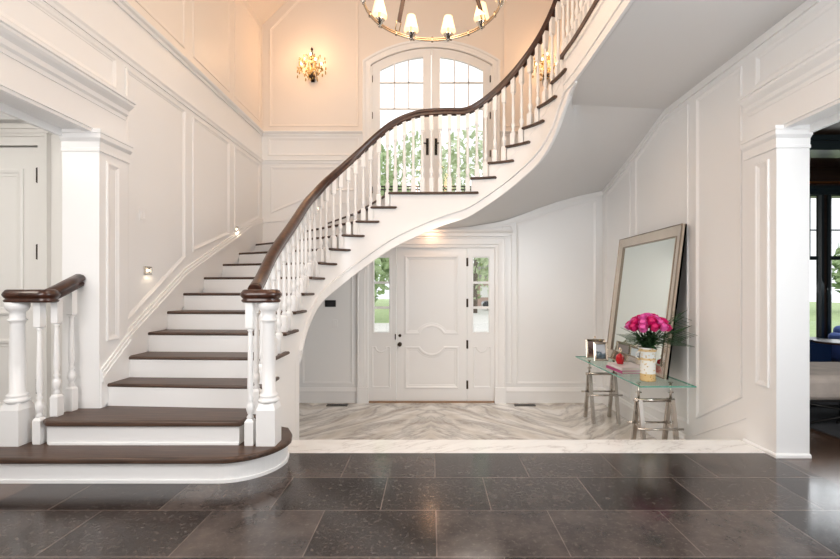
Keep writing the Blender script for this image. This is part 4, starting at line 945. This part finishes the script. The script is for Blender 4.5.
for x in (-2.8,-.6,1.6,3.6): m = MB(); m.mould(rect(x,x+.9,1,2.3), [(0,0),(0,.05),(.1,.05),(.1,0)], lambda u,v,h: (u,-h,v)); m.box(x+.1,x+.8,-.02,0,1.1,2.2); m.obj('window', TRIMW, t)
t = empty('car', (6.8, 42, -.59), 0); tag(t, 'dark car parked in front of the brick house, seen through right sidelight', 'car')
m = MB(); m.prism([(-2,.25),(-2.05,.6),(-1.9,.82),(-1.1,.92),(-.6,1.35),(.7,1.38),(1.4,.95),(2,.85),(2.1,.5),(2.05,.25)], -.8, .8, lambda u, v, w: (u, w, v)); m.obj('body', simple('charcoal_car_paint', (.06,.06,.07), .2), t, bevel=.06)
m = MB(); m.prism([(-1.0,.93),(-.58,1.28),(.65,1.3),(1.25,.95)], -.81, .81, lambda u, v, w: (u, w, v)); m.obj('windows', simple('tinted_glass', (.02,.02,.025), .05), t)
for x in (-1.3, 1.35):
    for y in (-.78, .78):
        m = MB(); m.lathe([(.33,-.1),(.33,.1)], n=20); m.v = [(x+a, y+c, .33+b) for a, b, c in m.v]; m.obj('wheel', BLACK, t)

# ================================================================== LIGHT
w = bpy.data.worlds.new('overcast_sky'); bpy.context.scene.world = w; w.use_nodes = True
bg = w.node_tree.nodes['Background']; tc = w.node_tree.nodes.new('ShaderNodeTexCoord'); sx = w.node_tree.nodes.new('ShaderNodeSeparateXYZ'); rp = w.node_tree.nodes.new('ShaderNodeValToRGB')
rp.color_ramp.elements[0].color = (.9,.94,.98,1); rp.color_ramp.elements[1].color = (1,1,1,1)
w.node_tree.links.new(tc.outputs['Generated'], sx.inputs[0]); w.node_tree.links.new(sx.outputs['Z'], rp.inputs['Fac']); w.node_tree.links.new(rp.outputs['Color'], bg.inputs['Color']); bg.inputs['Strength'].default_value = 1.75
def area(name, loc, target, size, energy, c=(1,1,1), sy=None):
    L = bpy.data.lights.new(name, 'AREA'); L.energy = energy; L.size = size; L.color = c
    if sy: L.shape = 'RECTANGLE'; L.size_y = sy
    o = bpy.data.objects.new(name, L); col.objects.link(o); o.location = loc; o.rotation_euler = (Vector(target)-Vector(loc)).to_track_quat('-Z','Y').to_euler(); return o
area('hall_daylight', (0,-2.4,2.4), (0,5,1.4), 3.6, 20, (.98,.99,1), 3.0)
area('hall_side_fill_east', (2.65,.8,2.5), (-2.8,5.2,2.2), 1.8, 150, (.93,.97,1), 2.6)  # added fill without a fixture, brightens the left wall
area('hall_side_fill_west', (-2.6,.8,2.5), (2.85,5.4,1.6), 1.8, 112, (1,.965,.94), 2.6)  # added fill without a fixture, brightens the right wall
area('stairwell_fill', (-.5,3.0,6.6), (-.3,5.2,2.6), 2.4, 75, (1,.88,.75))  # added soft fill from above for the treads, no fixture there
area('vestibule_lamp', (.6,5.6,2.2), (.6,6.4,-.5), .5, 16, (1,.88,.76))
area('side_hall_lamp', (-4.3,2.4,2.9), (-4.2,3.2,0), .8, 22, (1,.93,.82))
area('living_room_daylight', (7.2,7.9,2.0), (5.5,5.0,.3), 1.6, 30, (.93,.97,1.))
L = bpy.data.lights.new('living_room_fill', 'POINT'); L.energy = 60; L.color = (1,.95,.88); L.shadow_soft_size = .4
o = bpy.data.objects.new('living_room_fill', L); col.objects.link(o); o.location = (5.2, 3.2, 3.1)  # added point fill to brighten the right room, no fixture
L = bpy.data.lights.new('chandelier_lamp', 'POINT'); L.energy = 62; L.color = (1,.64,.38); L.shadow_soft_size = .45
o = bpy.data.objects.new('chandelier_lamp', L); col.objects.link(o); o.location = CC+Vector((0,0,.3))
L = bpy.data.lights.new('entry_spot', 'POINT'); L.energy = 2.0; L.color = (1,.55,.3); L.shadow_soft_size = .03
o = bpy.data.objects.new('entry_spot', L); col.objects.link(o); o.location = (0.0, YB-.22, 2.24)

# ================================================================== CAMERA
cam = bpy.data.cameras.new('camera'); co = bpy.data.objects.new('camera', cam); col.objects.link(co)
co.location = (0, 0, H); co.rotation_euler = (PI/2, 0, 0)
cam.sensor_width = 36; cam.sensor_fit = 'HORIZONTAL'; cam.lens = F/840*36; cam.shift_x = (420-VX)/840; cam.shift_y = (YH-279.5)/840; cam.clip_start = .05; cam.clip_end = 300
sc = bpy.context.scene; sc.camera = co
sc.view_settings.view_transform = 'Standard'; sc.view_settings.look = 'None'; sc.view_settings.exposure = -0.12; sc.view_settings.gamma = 1
sc.cycles.max_bounces = 10; sc.cycles.transparent_max_bounces = 16; sc.cycles.caustics_reflective = False; sc.cycles.caustics_refractive = False; sc.cycles.sample_clamp_indirect = 4
sc.cycles.use_denoising = True
